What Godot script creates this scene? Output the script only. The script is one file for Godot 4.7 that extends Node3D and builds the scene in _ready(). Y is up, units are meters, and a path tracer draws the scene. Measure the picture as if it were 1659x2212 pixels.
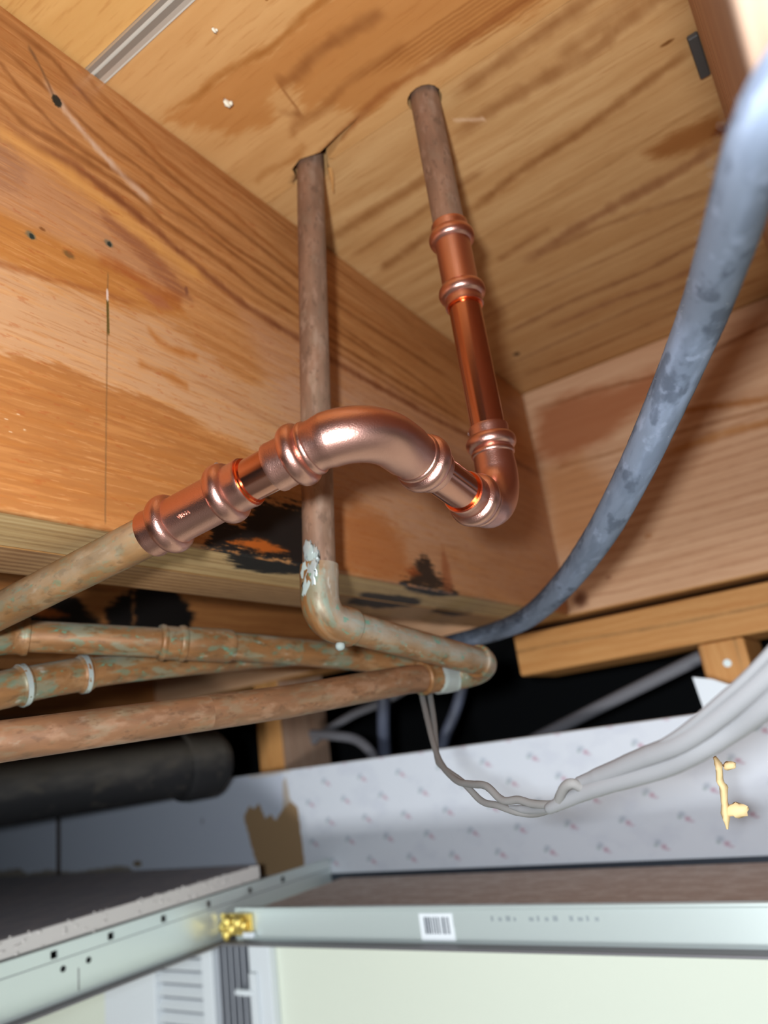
extends Node3D
# A plumber's view into an open joist bay: camera at the origin, y up, metres.
# -z runs along the joists, -x runs along the papered wall behind.

const SUB := 0.330      # underside of the subfloor
const JB := 0.096       # underside of the joists
const JX := -0.238      # face of the near joist pair
const RX := 0.007       # face of the right-hand joist
const HZ := -0.678      # face of the header
const WZ := -0.665      # face of the papered wall
const FY := -0.138      # underside of the ceiling grid
const FLOOR := -2.30
const PIPE := 0.00795   # half of a 5/8 inch outside diameter

var M := {}
var used := {}

# ------------------------------------------------------------------ painter
class Paint:
	var w: int
	var h: int
	var res: float
	var u0: float
	var v0: float
	var px := PackedFloat32Array()
	var jit := FastNoiseLite.new()
	func _init(u_from: float, u_to: float, v_from: float, v_to: float, per_mm: float, noise_seed: int) -> void:
		u0 = u_from
		v0 = v_from
		res = per_mm
		w = int((u_to - u_from) * per_mm)
		h = int((v_to - v_from) * per_mm)
		px.resize(w * h * 3)
		jit.seed = noise_seed
		jit.frequency = 1.0
	func plain(c: Color) -> void:
		for i in w * h:
			px[i * 3] = c.r
			px[i * 3 + 1] = c.g
			px[i * 3 + 2] = c.b
	# wood: slow streaks of c1 and c2 along u, fine rings, fibres
	func wood(c1: Color, c2: Color, ring: float, streak: float, fibre: float, wave: float, lng := 160.0, crs := 7.0) -> void:
		for j in h:
			var v := v0 + j / res
			for i in w:
				var u := u0 + i / res
				var bend := jit.get_noise_2d(u / 90.0, v / 60.0 + 40.0) * wave
				var vv := v + bend
				var t := 0.5 + streak * jit.get_noise_2d(u / lng, vv / crs)
				t += ring * jit.get_noise_2d(u / (lng * 2.0) + 9.0, vv / (crs * 0.28))
				t += fibre * jit.get_noise_2d(u / 9.0 + 77.0, vv / 0.55)
				t = clampf(t, 0.0, 1.0)
				var k := (j * w + i) * 3
				px[k] = c1.r + (c2.r - c1.r) * t
				px[k + 1] = c1.g + (c2.g - c1.g) * t
				px[k + 2] = c1.b + (c2.b - c1.b) * t
	# patches of colour by noise over a threshold
	func mottle(c: Color, su: float, sv: float, from: float, to: float, alpha: float, shift: float) -> void:
		for j in h:
			var v := v0 + j / res
			for i in w:
				var n := jit.get_noise_2d((u0 + i / res) / su + shift, v / sv - shift)
				n += 0.35 * jit.get_noise_2d((u0 + i / res) / su * 3.1 + shift, v / sv * 3.1)
				var a := smoothstep(from, to, n) * alpha
				if a > 0.004:
					_mix((j * w + i) * 3, c, a)
	func _mix(k: int, c: Color, a: float) -> void:
		px[k] += (c.r - px[k]) * a
		px[k + 1] += (c.g - px[k + 1]) * a
		px[k + 2] += (c.b - px[k + 2]) * a
	# a grain line v(u) through points given as u, v, u, v ...
	func grain(p: Array, half: float, c: Color, alpha: float, soft := 1.35) -> void:
		var n := p.size() / 2
		var ua: float = p[0]
		var ub: float = p[(n - 1) * 2]
		for i in range(maxi(0, int((ua - u0) * res)), mini(w, int((ub - u0) * res))):
			var u := u0 + i / res
			var s := 0
			while s < n - 2 and u > p[s * 2 + 2]:
				s += 1
			var x1: float = p[s * 2]
			var x2: float = p[s * 2 + 2]
			var t := (u - x1) / maxf(x2 - x1, 0.001)
			var y0: float = p[maxi(s - 1, 0) * 2 + 1]
			var y1: float = p[s * 2 + 1]
			var y2: float = p[s * 2 + 3]
			var y3: float = p[mini(s + 2, n - 1) * 2 + 1]
			var v := 0.5 * (2.0 * y1 + (y2 - y0) * t + (2.0 * y0 - 5.0 * y1 + 4.0 * y2 - y3) * t * t + (3.0 * y1 - y0 - 3.0 * y2 + y3) * t * t * t)
			v += 0.35 * jit.get_noise_2d(u / 7.0, half * 31.0)
			var g := half * (1.0 + 0.45 * jit.get_noise_2d(u / 16.0, v * 0.3))
			var ends := smoothstep(0.0, 0.12, (u - ua) / (ub - ua)) * smoothstep(0.0, 0.1, (ub - u) / (ub - ua))
			var a0 := alpha * ends * (0.85 + 0.4 * jit.get_noise_2d(u / 22.0, 5.0 + v * 0.2))
			var reach := g * (1.0 + soft)
			for j in range(maxi(0, int((v - reach - v0) * res)), mini(h, int((v + reach - v0) * res) + 1)):
				var d := absf(v0 + j / res - v)
				var a := a0 * (1.0 - smoothstep(g * maxf(0.0, 1.0 - soft), reach, d))
				if a > 0.004:
					_mix((j * w + i) * 3, c, clampf(a, 0.0, 1.0))
	# an area with a ragged edge, from an outline
	func patch(p: Array, c: Color, alpha: float, soft: float, ragged: float, ru := 14.0, rv := 3.0) -> void:
		var poly := PackedVector2Array()
		var lo := Vector2(1e9, 1e9)
		var hi := -lo
		for k in p.size() / 2:
			var q := Vector2(p[k * 2], p[k * 2 + 1])
			poly.append(q)
			lo = lo.min(q)
			hi = hi.max(q)
		var m := soft + ragged
		for j in range(maxi(0, int((lo.y - m - v0) * res)), mini(h, int((hi.y + m - v0) * res) + 1)):
			for i in range(maxi(0, int((lo.x - m - u0) * res)), mini(w, int((hi.x + m - u0) * res) + 1)):
				var q := Vector2(u0 + i / res, v0 + j / res)
				var d := 1e9
				for k in poly.size():
					d = minf(d, q.distance_squared_to(Geometry2D.get_closest_point_to_segment(q, poly[k], poly[(k + 1) % poly.size()])))
				d = sqrt(d)
				if Geometry2D.is_point_in_polygon(q, poly):
					d = -d
				d += ragged * (jit.get_noise_2d(q.x / ru, q.y / rv) + 0.5 * jit.get_noise_2d(q.x / (ru * 0.3), q.y / (rv * 0.3)))
				var a := alpha * (1.0 - smoothstep(-soft, soft, d))
				if a > 0.004:
					_mix((j * w + i) * 3, c, a)
	func spot(u: float, v: float, ru: float, rv: float, c: Color, alpha: float, soft := 0.5) -> void:
		for j in range(maxi(0, int((v - rv * 1.4 - v0) * res)), mini(h, int((v + rv * 1.4 - v0) * res) + 1)):
			for i in range(maxi(0, int((u - ru * 1.4 - u0) * res)), mini(w, int((u + ru * 1.4 - u0) * res) + 1)):
				var x := (u0 + i / res - u) / ru
				var y := (v0 + j / res - v) / rv
				var d := sqrt(x * x + y * y) + 0.25 * jit.get_noise_2d(x * 1.3 + u, y * 1.3 + v)
				var a := alpha * (1.0 - smoothstep(1.0 - soft, 1.0 + soft * 0.4, d))
				if a > 0.004:
					_mix((j * w + i) * 3, c, a)
	func texture() -> ImageTexture:
		var b := PackedByteArray()
		b.resize(w * h * 3)
		for k in w * h * 3:
			b[k] = int(clampf(px[k], 0.0, 1.0) * 255.0)
		return ImageTexture.create_from_image(Image.create_from_data(w, h, false, Image.FORMAT_RGB8, b))
	# a material for meshes whose UV is (u, v) in metres
	func material(rough: float, spec := 0.4) -> StandardMaterial3D:
		var m := StandardMaterial3D.new()
		m.albedo_texture = texture()
		m.roughness = rough
		m.metallic_specular = spec
		m.uv1_scale = Vector3(1000.0 * res / w, 1000.0 * res / h, 1.0)
		m.uv1_offset = Vector3(-u0 * res / w, -v0 * res / h, 0.0)
		return m

func c8(r: int, g: int, b: int) -> Color:
	return Color(r / 255.0, g / 255.0, b / 255.0)

# ------------------------------------------------------------------ objects
func numbered(called: String) -> String:
	var n: int = used.get(called, -1) + 1
	used[called] = n
	return called if n == 0 else "%s_%03d" % [called, n]

func tag(o: Node3D, label: String, category: String, group := "") -> Node3D:
	o.set_meta("label", label)
	o.set_meta("category", category)
	if group:
		o.set_meta("group", group)
	return o

func thing(called: String, label: String, category: String, group := "") -> Node3D:
	var o := Node3D.new()
	o.name = numbered(called)
	add_child(o, true)
	return tag(o, label, category, group)

func obj(called: String, mesh: Mesh, mat: Material, parent: Node = self) -> MeshInstance3D:
	var o := MeshInstance3D.new()
	o.name = numbered(called) if parent == self else called
	o.mesh = mesh
	if mat:
		o.material_override = mat
	parent.add_child(o, true)
	if parent != self:
		var n := 0
		for c in parent.get_children():
			if c != o and (str(c.name) == called or str(c.name).begins_with(called + "_0")):
				n += 1
		o.name = called if n == 0 else "%s_%03d" % [called, n]
	return o

func struct(called: String, mesh: Mesh, mat: Material, parent: Node = self) -> MeshInstance3D:
	var o := obj(called, mesh, mat, parent)
	if parent == self:
		o.set_meta("kind", "structure")
	return o

func mat(c: Color, rough: float, metal := 0.0, spec := 0.5) -> StandardMaterial3D:
	var m := StandardMaterial3D.new()
	m.albedo_color = c
	m.roughness = rough
	m.metallic = metal
	m.metallic_specular = spec
	return m

# ------------------------------------------------------------------ meshes
func tri(st: SurfaceTool, p: Array, n: Array, uv: Array) -> void:
	var face: Vector3 = (p[1] - p[0]).cross(p[2] - p[0])
	var flip: bool = face.dot(n[0] + n[1] + n[2]) > 0.0
	for k in ([0, 2, 1] if flip else [0, 1, 2]):
		st.set_normal(n[k])
		st.set_uv(uv[k])
		st.add_vertex(p[k])

func quad(st: SurfaceTool, p: Array, n: Array, uv: Array) -> void:
	tri(st, [p[0], p[1], p[2]], [n[0], n[1], n[2]], [uv[0], uv[1], uv[2]])
	tri(st, [p[0], p[2], p[3]], [n[0], n[2], n[3]], [uv[0], uv[2], uv[3]])

func flat_uv(p: Vector3, axis: int, grain: int) -> Vector2:
	var q := Vector3(p.x, p.y, -p.z)
	var a := grain if grain != axis else (axis + 1) % 3
	var b := 3 - axis - a
	return Vector2(q[a], q[b])

# a chamfered box between two corners; UV in metres, u along the grain axis; faces = {"x+": material, ...}
func board(a: Vector3, b: Vector3, grain: int, ch := 0.0015, mat0: Material = null, faces := {}) -> ArrayMesh:
	var lo := a.min(b)
	var hi := a.max(b)
	var sts := {}
	var pick := func(axis: int, s: int) -> SurfaceTool:
		var key: String = "xyz"[axis] + ("+" if s > 0 else "-")
		var m: Material = faces.get(key, mat0)
		if not sts.has(m):
			var st := SurfaceTool.new()
			st.begin(Mesh.PRIMITIVE_TRIANGLES)
			st.set_material(m)
			sts[m] = st
		return sts[m]
	var at := func(axis: int, s: Vector3) -> Vector3:
		var p := Vector3()
		for k in 3:
			var edge := 0.0 if k == axis else ch
			p[k] = hi[k] - edge if s[k] > 0 else lo[k] + edge
		return p
	for axis in 3:
		var u := (axis + 1) % 3
		var v := (axis + 2) % 3
		for s in [-1, 1]:
			var n := Vector3()
			n[axis] = s
			var p := []
			for c in [[-1, -1], [1, -1], [1, 1], [-1, 1]]:
				var sg := Vector3()
				sg[axis] = s
				sg[u] = c[0]
				sg[v] = c[1]
				p.append(at.call(axis, sg))
			quad(pick.call(axis, s), p, [n, n, n, n], [flat_uv(p[0], axis, grain), flat_uv(p[1], axis, grain), flat_uv(p[2], axis, grain), flat_uv(p[3], axis, grain)])
			if ch > 0.0:
				for t in [-1, 1]:
					var m := Vector3()
					m[u] = t
					var e := []
					for w in [-1, 1]:
						var sg := Vector3()
						sg[axis] = s
						sg[u] = t
						sg[v] = w
						e.append(at.call(axis, sg))
						e.append(at.call(u, sg))
					quad(pick.call(axis, s), [e[0], e[1], e[3], e[2]], [n, m, m, n], [flat_uv(e[0], axis, grain), flat_uv(e[1], axis, grain), flat_uv(e[3], axis, grain), flat_uv(e[2], axis, grain)])
	if ch > 0.0:
		for x in [-1, 1]:
			for y in [-1, 1]:
				for z in [-1, 1]:
					var sg := Vector3(x, y, z)
					var p := [at.call(0, sg), at.call(1, sg), at.call(2, sg)]
					tri(pick.call(0, x), p, [Vector3(x, 0, 0), Vector3(0, y, 0), Vector3(0, 0, z)], [flat_uv(p[0], 0, grain), flat_uv(p[1], 0, grain), flat_uv(p[2], 0, grain)])
	var mesh := ArrayMesh.new()
	for m in sts:
		sts[m].commit(mesh)
	return mesh

# a sheet with an outline in (x, z), from y0 up to y1
func sheet(outline: PackedVector2Array, y0: float, y1: float) -> ArrayMesh:
	var st := SurfaceTool.new()
	st.begin(Mesh.PRIMITIVE_TRIANGLES)
	var id := Geometry2D.triangulate_polygon(outline)
	for y in [y0, y1]:
		var n := Vector3.DOWN if y == y0 else Vector3.UP
		for k in id.size() / 3:
			var p := []
			var uv := []
			for c in 3:
				var q := outline[id[k * 3 + c]]
				p.append(Vector3(q.x, y, q.y))
				uv.append(Vector2(q.x, -q.y))
			tri(st, p, [n, n, n], uv)
	var turn := 1.0 if Geometry2D.is_polygon_clockwise(outline) else -1.0
	for k in outline.size():
		var a := outline[k]
		var b := outline[(k + 1) % outline.size()]
		var d := (b - a).orthogonal() * turn
		var n := Vector3(d.x, 0, d.y).normalized()
		quad(st, [Vector3(a.x, y0, a.y), Vector3(b.x, y0, b.y), Vector3(b.x, y1, b.y), Vector3(a.x, y1, a.y)], [n, n, n, n], [Vector2(a.x, -a.y), Vector2(b.x, -b.y), Vector2(b.x, -b.y + 0.01), Vector2(a.x, -a.y + 0.01)])
	return st.commit()

# a polyline with rounded corners
func rounded(corners: Array, radius: float, step := 7.0) -> PackedVector3Array:
	var out := PackedVector3Array([corners[0]])
	for k in range(1, corners.size() - 1):
		var p: Vector3 = corners[k]
		var a: Vector3 = (corners[k - 1] - p).normalized()
		var b: Vector3 = (corners[k + 1] - p).normalized()
		var half := acos(clampf(a.dot(b), -1.0, 1.0)) / 2.0
		if half > 1.5:
			out.append(p)
			continue
		var cut := radius / tan(half)
		var mid := p + (a + b).normalized() * radius / sin(half)
		var from := p + a * cut - mid
		var to := p + b * cut - mid
		var n := maxi(2, int(rad_to_deg(PI - 2.0 * half) / step))
		for i in n + 1:
			out.append(mid + from.slerp(to, float(i) / n))
	out.append(corners[-1])
	return out

# a smooth curve through points
func smooth(points: Array, n := 8) -> PackedVector3Array:
	var out := PackedVector3Array()
	for k in points.size() - 1:
		var a: Vector3 = points[k]
		var b: Vector3 = points[k + 1]
		var before: Vector3 = points[maxi(k - 1, 0)]
		var after: Vector3 = points[mini(k + 2, points.size() - 1)]
		for i in n:
			out.append(a.cubic_interpolate(b, before, after, float(i) / n))
	out.append(points[-1])
	return out

func length_of(path: PackedVector3Array) -> float:
	var s := 0.0
	for k in path.size() - 1:
		s += path[k].distance_to(path[k + 1])
	return s

# the length along a path up to the point nearest to p
func along(path: PackedVector3Array, p: Vector3) -> float:
	var best := 1e9
	var at := 0.0
	var s := 0.0
	for k in path.size() - 1:
		var q := Geometry3D.get_closest_point_to_segment(p, path[k], path[k + 1])
		if q.distance_to(p) < best:
			best = q.distance_to(p)
			at = s + q.distance_to(path[k])
		s += path[k].distance_to(path[k + 1])
	return at

# a round section swept along a path; profile = [s, r, s, r ...] along its length; squash = height over width
func sweep(path: PackedVector3Array, profile: Array, segs := 32, wobble := 0.0, squash := 1.0) -> ArrayMesh:
	var cum := PackedFloat32Array([0.0])
	for k in path.size() - 1:
		cum.append(cum[k] + path[k].distance_to(path[k + 1]))
	var s0: float = profile[0]
	var s1: float = profile[profile.size() - 2]
	var rings := []   # [s, r]
	for k in profile.size() / 2:
		rings.append(Vector2(profile[k * 2], profile[k * 2 + 1]))
	var extra := []
	for s in cum:
		if s > s0 + 1e-5 and s < s1 - 1e-5:
			extra.append(s)
	if wobble > 0.0:
		var count := int((s1 - s0) / 0.003)
		for k in range(1, count):
			extra.append(s0 + (s1 - s0) * k / count)
	for s in extra:
		for k in rings.size() - 1:
			if s > rings[k].x + 1e-5 and s < rings[k + 1].x - 1e-5:
				rings.insert(k + 1, Vector2(s, lerpf(rings[k].y, rings[k + 1].y, (s - rings[k].x) / (rings[k + 1].x - rings[k].x))))
				break
	var noise := FastNoiseLite.new()
	noise.seed = 5
	noise.frequency = 1.0
	# frames along the path
	var tang := PackedVector3Array()
	for k in path.size():
		var d := path[mini(k + 1, path.size() - 1)] - path[maxi(k - 1, 0)]
		tang.append(d.normalized())
	var side := PackedVector3Array()
	var first := Vector3.UP if absf(tang[0].y) < 0.8 else Vector3.RIGHT
	side.append((first - tang[0] * first.dot(tang[0])).normalized())
	for k in range(1, path.size()):
		var q := side[k - 1] - tang[k] * side[k - 1].dot(tang[k])
		side.append(q.normalized())
	var centre := []
	var axis_t := []
	var axis_a := []
	for ring in rings:
		var k := 0
		while k < path.size() - 2 and ring.x > cum[k + 1]:
			k += 1
		var t := clampf((ring.x - cum[k]) / maxf(cum[k + 1] - cum[k], 1e-9), 0.0, 1.0)
		centre.append(path[k].lerp(path[k + 1], t))
		var tg := tang[k].lerp(tang[k + 1], t).normalized()
		axis_t.append(tg)
		var a := side[k].lerp(side[k + 1], t)
		axis_a.append((a - tg * a.dot(tg)).normalized())
	var st := SurfaceTool.new()
	st.begin(Mesh.PRIMITIVE_TRIANGLES)
	var angle := []
	for k in rings.size() - 1:
		angle.append(atan2(rings[k + 1].y - rings[k].y, maxf(rings[k + 1].x - rings[k].x, 0.0)))
	for k in rings.size() - 1:
		var g0: float = angle[k]
		var g1: float = angle[k]
		if k > 0 and absf(angle[k - 1] - g0) < 0.75:
			g0 = (angle[k - 1] + angle[k]) / 2.0
		if k < rings.size() - 2 and absf(angle[k + 1] - angle[k]) < 0.75:
			g1 = (angle[k + 1] + angle[k]) / 2.0
		for i in segs:
			var p := []
			var n := []
			var uv := []
			for c in [[k, i, g0], [k, i + 1, g0], [k + 1, i + 1, g1], [k + 1, i, g1]]:
				var r: int = c[0]
				var th: float = TAU * c[1] / segs
				var a: Vector3 = axis_a[r]
				var t: Vector3 = axis_t[r]
				var b := t.cross(a)
				var out := a * cos(th) * squash + b * sin(th)
				var nor := (a * cos(th) / squash + b * sin(th)).normalized()
				var rad: float = rings[r].y
				if wobble > 0.0:
					rad *= 1.0 + wobble * (noise.get_noise_3d(rings[r].x * 160.0, cos(th) * 1.3, sin(th) * 1.3) + 0.6 * noise.get_noise_3d(rings[r].x * 500.0, cos(th) * 4.0, sin(th) * 4.0))
				p.append(centre[r] + out * rad)
				n.append((nor * cos(c[2]) - t * sin(c[2])).normalized())
				uv.append(Vector2(rings[r].x, float(c[1]) / segs * 0.05))
			quad(st, p, n, uv)
	for e in [0, rings.size() - 1]:
		var t: Vector3 = axis_t[e] * (-1.0 if e == 0 else 1.0)
		for i in segs:
			var p := [centre[e]]
			for c in [i, i + 1]:
				var th: float = TAU * c / segs
				p.append(centre[e] + (axis_a[e] * cos(th) * squash + axis_t[e].cross(axis_a[e]) * sin(th)) * rings[e].y)
			tri(st, p, [t, t, t], [Vector2.ZERO, Vector2.ZERO, Vector2.ZERO])
	return st.commit()

# a ridge on a profile
func bead(out: Array, at: float, half: float, base: float, top: float) -> void:
	for k in 11:
		var t := k / 5.0 - 1.0
		out.append_array([at + t * half, base + (top - base) * sqrt(maxf(0.0, 1.0 - t * t))])

func tube(points: Array, r: float, segs := 24, wobble := 0.0, squash := 1.0) -> ArrayMesh:
	var path := PackedVector3Array(points)
	return sweep(path, [0.0, r, length_of(path), r], segs, wobble, squash)

func ball(at: Vector3, r: Vector3, seed_at := 0.0, rough := 0.15) -> ArrayMesh:
	var st := SurfaceTool.new()
	st.begin(Mesh.PRIMITIVE_TRIANGLES)
	var noise := FastNoiseLite.new()
	noise.frequency = 1.0
	for i in 8:
		for j in 14:
			var p := []
			var n := []
			for c in [[i, j], [i, j + 1], [i + 1, j + 1], [i + 1, j]]:
				var d := Vector3(sin(PI * c[0] / 8.0) * cos(TAU * c[1] / 14.0), cos(PI * c[0] / 8.0), sin(PI * c[0] / 8.0) * sin(TAU * c[1] / 14.0))
				p.append(at + d * r * (1.0 + rough * noise.get_noise_3d(d.x * 1.5 + seed_at, d.y * 1.5, d.z * 1.5)))
				n.append((d / r).normalized())
			quad(st, p, n, [Vector2.ZERO, Vector2.ZERO, Vector2.ZERO, Vector2.ZERO])
	return st.commit()

# ------------------------------------------------------------------ materials
func pine_face() -> StandardMaterial3D:   # the near joist: u along the joist, v = height, mm
	var p := Paint.new(100, 692, 94, 332, 2.4, 11)
	p.wood(c8(186, 130, 80), c8(160, 102, 55), 0.22, 0.75, 0.08, 3.0)
	var dark := c8(122, 70, 34)
	var mid := c8(150, 90, 45)
	# the lower half is flat sawn: pale and pinkish, with orange shelves of grain
	p.patch([100, 200, 150, 196, 215, 206, 260, 190, 330, 222, 420, 222, 692, 212, 692, 150, 420, 128, 330, 150, 262, 152, 215, 160, 150, 158, 100, 160], c8(184, 139, 102), 0.75, 4.0, 6.0, 30.0, 4.0)
	p.patch([262, 236, 330, 246, 692, 240, 692, 96, 330, 96, 300, 150], c8(182, 134, 106), 0.55, 14.0, 6.0, 30.0, 6.0)
	p.patch([100, 222, 140, 219, 180, 222, 216, 222, 222, 214, 190, 206, 150, 200, 100, 196], c8(166, 102, 46), 0.8, 3.0, 3.0)
	p.patch([120, 252, 150, 250, 175, 248, 205, 240, 219, 228, 205, 221, 180, 224, 140, 222, 100, 218, 100, 246], c8(170, 118, 82), 0.75, 4.0, 3.0)
	p.patch([100, 262, 128, 258, 140, 248, 136, 232, 118, 228, 100, 230], c8(140, 94, 68), 0.55, 4.0, 3.0, 8.0, 5.0)
	p.patch([174, 250, 191, 246, 204, 242, 216, 236, 226, 226, 218, 222, 206, 228, 192, 236, 176, 243], c8(134, 80, 52), 0.75, 3.0, 2.0, 10.0, 4.0)
	p.grain([170, 222, 182, 223, 198, 222, 210, 221, 222, 222], 4.0, c8(146, 76, 34), 0.85, 0.8)
	p.patch([193, 216, 206, 219, 214, 215, 204, 211], c8(150, 86, 58), 0.7, 2.0, 1.0)
	p.grain([100, 194, 129, 196, 147, 199, 161, 202, 176, 205, 196, 208], 1.0, c8(138, 78, 40), 0.8)
	p.patch([100, 160, 130, 157, 154, 162, 177, 159, 196, 162, 215, 160, 233, 155, 262, 150, 262, 96, 100, 96], c8(152, 92, 46), 0.8, 1.5, 3.0, 22.0, 3.0)
	for k in 9:
		p.grain([100 + k * 4, 104 + k * 6.0, 150 + k * 9, 103 + k * 6.4, 190 + k * 5, 105 + k * 6.0, 262, 103 + k * 5.6], 0.9 + 0.3 * (k % 3), c8(168, 100, 44) if k % 2 else c8(172, 112, 60), 0.35, 1.2)
	p.mottle(c8(168, 98, 44), 44.0, 3.2, 0.25, 0.6, 0.3, 12.0)
	p.grain([196, 198, 205, 193, 211, 192, 220, 193, 229, 194], 1.8, c8(160, 92, 40), 0.85)
	p.grain([190, 177, 203, 177, 215, 176, 222, 175], 1.6, c8(160, 94, 42), 0.8)
	p.grain([220, 181, 260, 176, 310, 171, 350, 172, 430, 176], 0.8, c8(150, 96, 60), 0.5)
	p.grain([206, 187, 250, 180, 300, 176, 345, 178], 0.9, c8(165, 110, 70), 0.5)
	p.mottle(c8(194, 132, 76), 70.0, 4.0, 0.0, 0.5, 0.35, 51.0)
	p.mottle(c8(140, 82, 42), 55.0, 2.2, 0.18, 0.55, 0.32, 61.0)
	p.mottle(c8(206, 150, 100), 30.0, 1.4, 0.3, 0.6, 0.3, 71.0)
	for q in [[132.5, 131.0], [134.2, 126.5], [137.0, 134.5], [139.5, 128.8]]:
		p.spot(q[0], q[1], 0.8, 0.3, c8(220, 196, 170), 0.6)
	# rings that run along the upper half
	p.grain([100, 322, 150, 319, 163, 312, 177, 306, 192, 303, 215, 298, 247, 293, 270, 291, 330, 285, 420, 284, 520, 285], 1.5, dark, 0.75)
	p.grain([148, 331, 166, 325, 177, 318, 191, 314, 215, 305, 258, 302, 279, 298, 330, 291, 450, 292], 1.4, mid, 0.85)
	p.grain([170, 331, 190, 326, 202, 325, 235, 324, 258, 322, 283, 322, 330, 317, 420, 314], 1.2, mid, 0.8)
	p.grain([120, 331, 132, 327, 145, 327, 156, 329, 176, 330], 1.0, mid, 0.6)
	for k in 6:
		p.grain([200 + k * 20, 327 - k * 1.0, 280, 325 - k * 4.2, 380, 325 - k * 4.6, 520, 325 - k * 4.4, 690, 326 - k * 4.0], 0.7, dark, 0.4)
	p.grain([100, 300, 127, 304, 150, 298, 181, 290, 197, 289, 223, 284, 243, 280, 265, 277, 288, 277, 330, 272, 384, 266, 420, 265, 461, 262, 530, 254], 1.2, dark, 0.7)
	p.grain([100, 300, 127, 295, 135, 289, 144, 284, 153, 280, 166, 277, 181, 277, 197, 278, 214, 275, 231, 275, 268, 271, 330, 264, 420, 260], 1.3, dark, 0.7)
	p.grain([100, 284, 127, 276, 139, 271, 157, 272, 190, 271, 200, 269, 211, 265, 235, 263, 254, 261, 276, 256, 310, 255, 348, 252, 420, 250, 540, 248], 1.5, dark, 0.85)
	p.grain([100, 270, 129, 267, 142, 263, 162, 265, 175, 263, 189, 260, 204, 257, 218, 252, 234, 248, 269, 241, 307, 239, 344, 237, 384, 236, 426, 236, 463, 235, 560, 238, 690, 236], 2.0, c8(112, 60, 34), 0.9)
	p.grain([118, 258, 150, 260, 180, 254, 210, 247, 240, 243], 3.2, c8(206, 145, 76), 0.7)
	p.grain([330, 247, 346, 245, 390, 244, 438, 242, 520, 243], 0.9, dark, 0.6)
	for k in 7:
		p.grain([330, 230 - k * 7, 400, 228 - k * 7.4, 500, 226 - k * 8, 690, 226 - k * 9], 0.7, c8(150, 104, 80), 0.4)
	# knot hole with its pale streak, nails, stains, scorching, pencil line
	p.grain([144, 304, 149, 300, 153, 296.5, 160, 291, 172, 284, 190, 276, 206, 272], 1.8, c8(206, 176, 156), 0.7, 1.6)
	p.grain([138, 316, 143, 311, 148, 303, 152, 297], 1.3, c8(110, 74, 48), 0.8)
	p.spot(152.6, 295.6, 2.6, 3.2, c8(26, 24, 18), 1.0, 0.25)
	for q in [[141, 216], [178, 233]]:
		p.spot(q[0], q[1], 2.6, 2.0, c8(84, 84, 72), 0.7)
		p.spot(q[0] + 0.4, q[1] - 0.2, 1.2, 1.4, c8(28, 38, 34), 0.95, 0.3)
	p.spot(158, 216, 3.0, 2.0, c8(104, 72, 40), 0.8)
	p.spot(146, 222, 1.6, 0.9, c8(110, 62, 28), 0.8)
	p.spot(223, 230, 1.4, 3.0, c8(112, 66, 48), 0.7)
	p.patch([326, 96, 328, 130, 350, 141, 376, 138, 394, 126, 400, 96], c8(160, 88, 40), 0.6, 10.0, 6.0, 14.0, 4.0)
	p.mottle(c8(150, 70, 34), 16.0, 4.0, 0.42, 0.6, 0.3, 30.0)
	p.patch([226, 96, 232, 112, 250, 110, 262, 127, 280, 128, 296, 130, 300, 96], c8(22, 19, 18), 0.97, 2.0, 6.0, 20.0, 2.6)
	p.patch([238, 101, 262, 106, 282, 102, 262, 99], c8(196, 92, 28), 0.75, 1.5, 1.5, 10.0, 2.0)
	p.patch([386, 96, 398, 103, 412, 116, 422, 119, 430, 108, 448, 101, 458, 96], c8(30, 24, 22), 0.9, 2.5, 7.0, 22.0, 2.2)
	p.patch([392, 106, 404, 109, 412, 105, 400, 102], c8(150, 70, 30), 0.7, 2.0, 1.0)
	p.patch([438, 96, 441, 116, 447, 128, 452, 116, 452, 96], c8(140, 72, 40), 0.6, 3.0, 2.0)
	var k0 := 99.0
	while k0 < 217.0:
		p.spot(173.0 + (k0 - 99.0) * 0.036, k0, 0.5, 1.4, c8(110, 76, 46), 0.3)
		k0 += 1.0
	for k in 22:
		p.spot(176.6, 186.0 + k, 0.7, 1.5, c8(84, 66, 30) if k < 17 else c8(206, 176, 160), 0.75)
	return p.material(0.42, 0.35)

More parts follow.
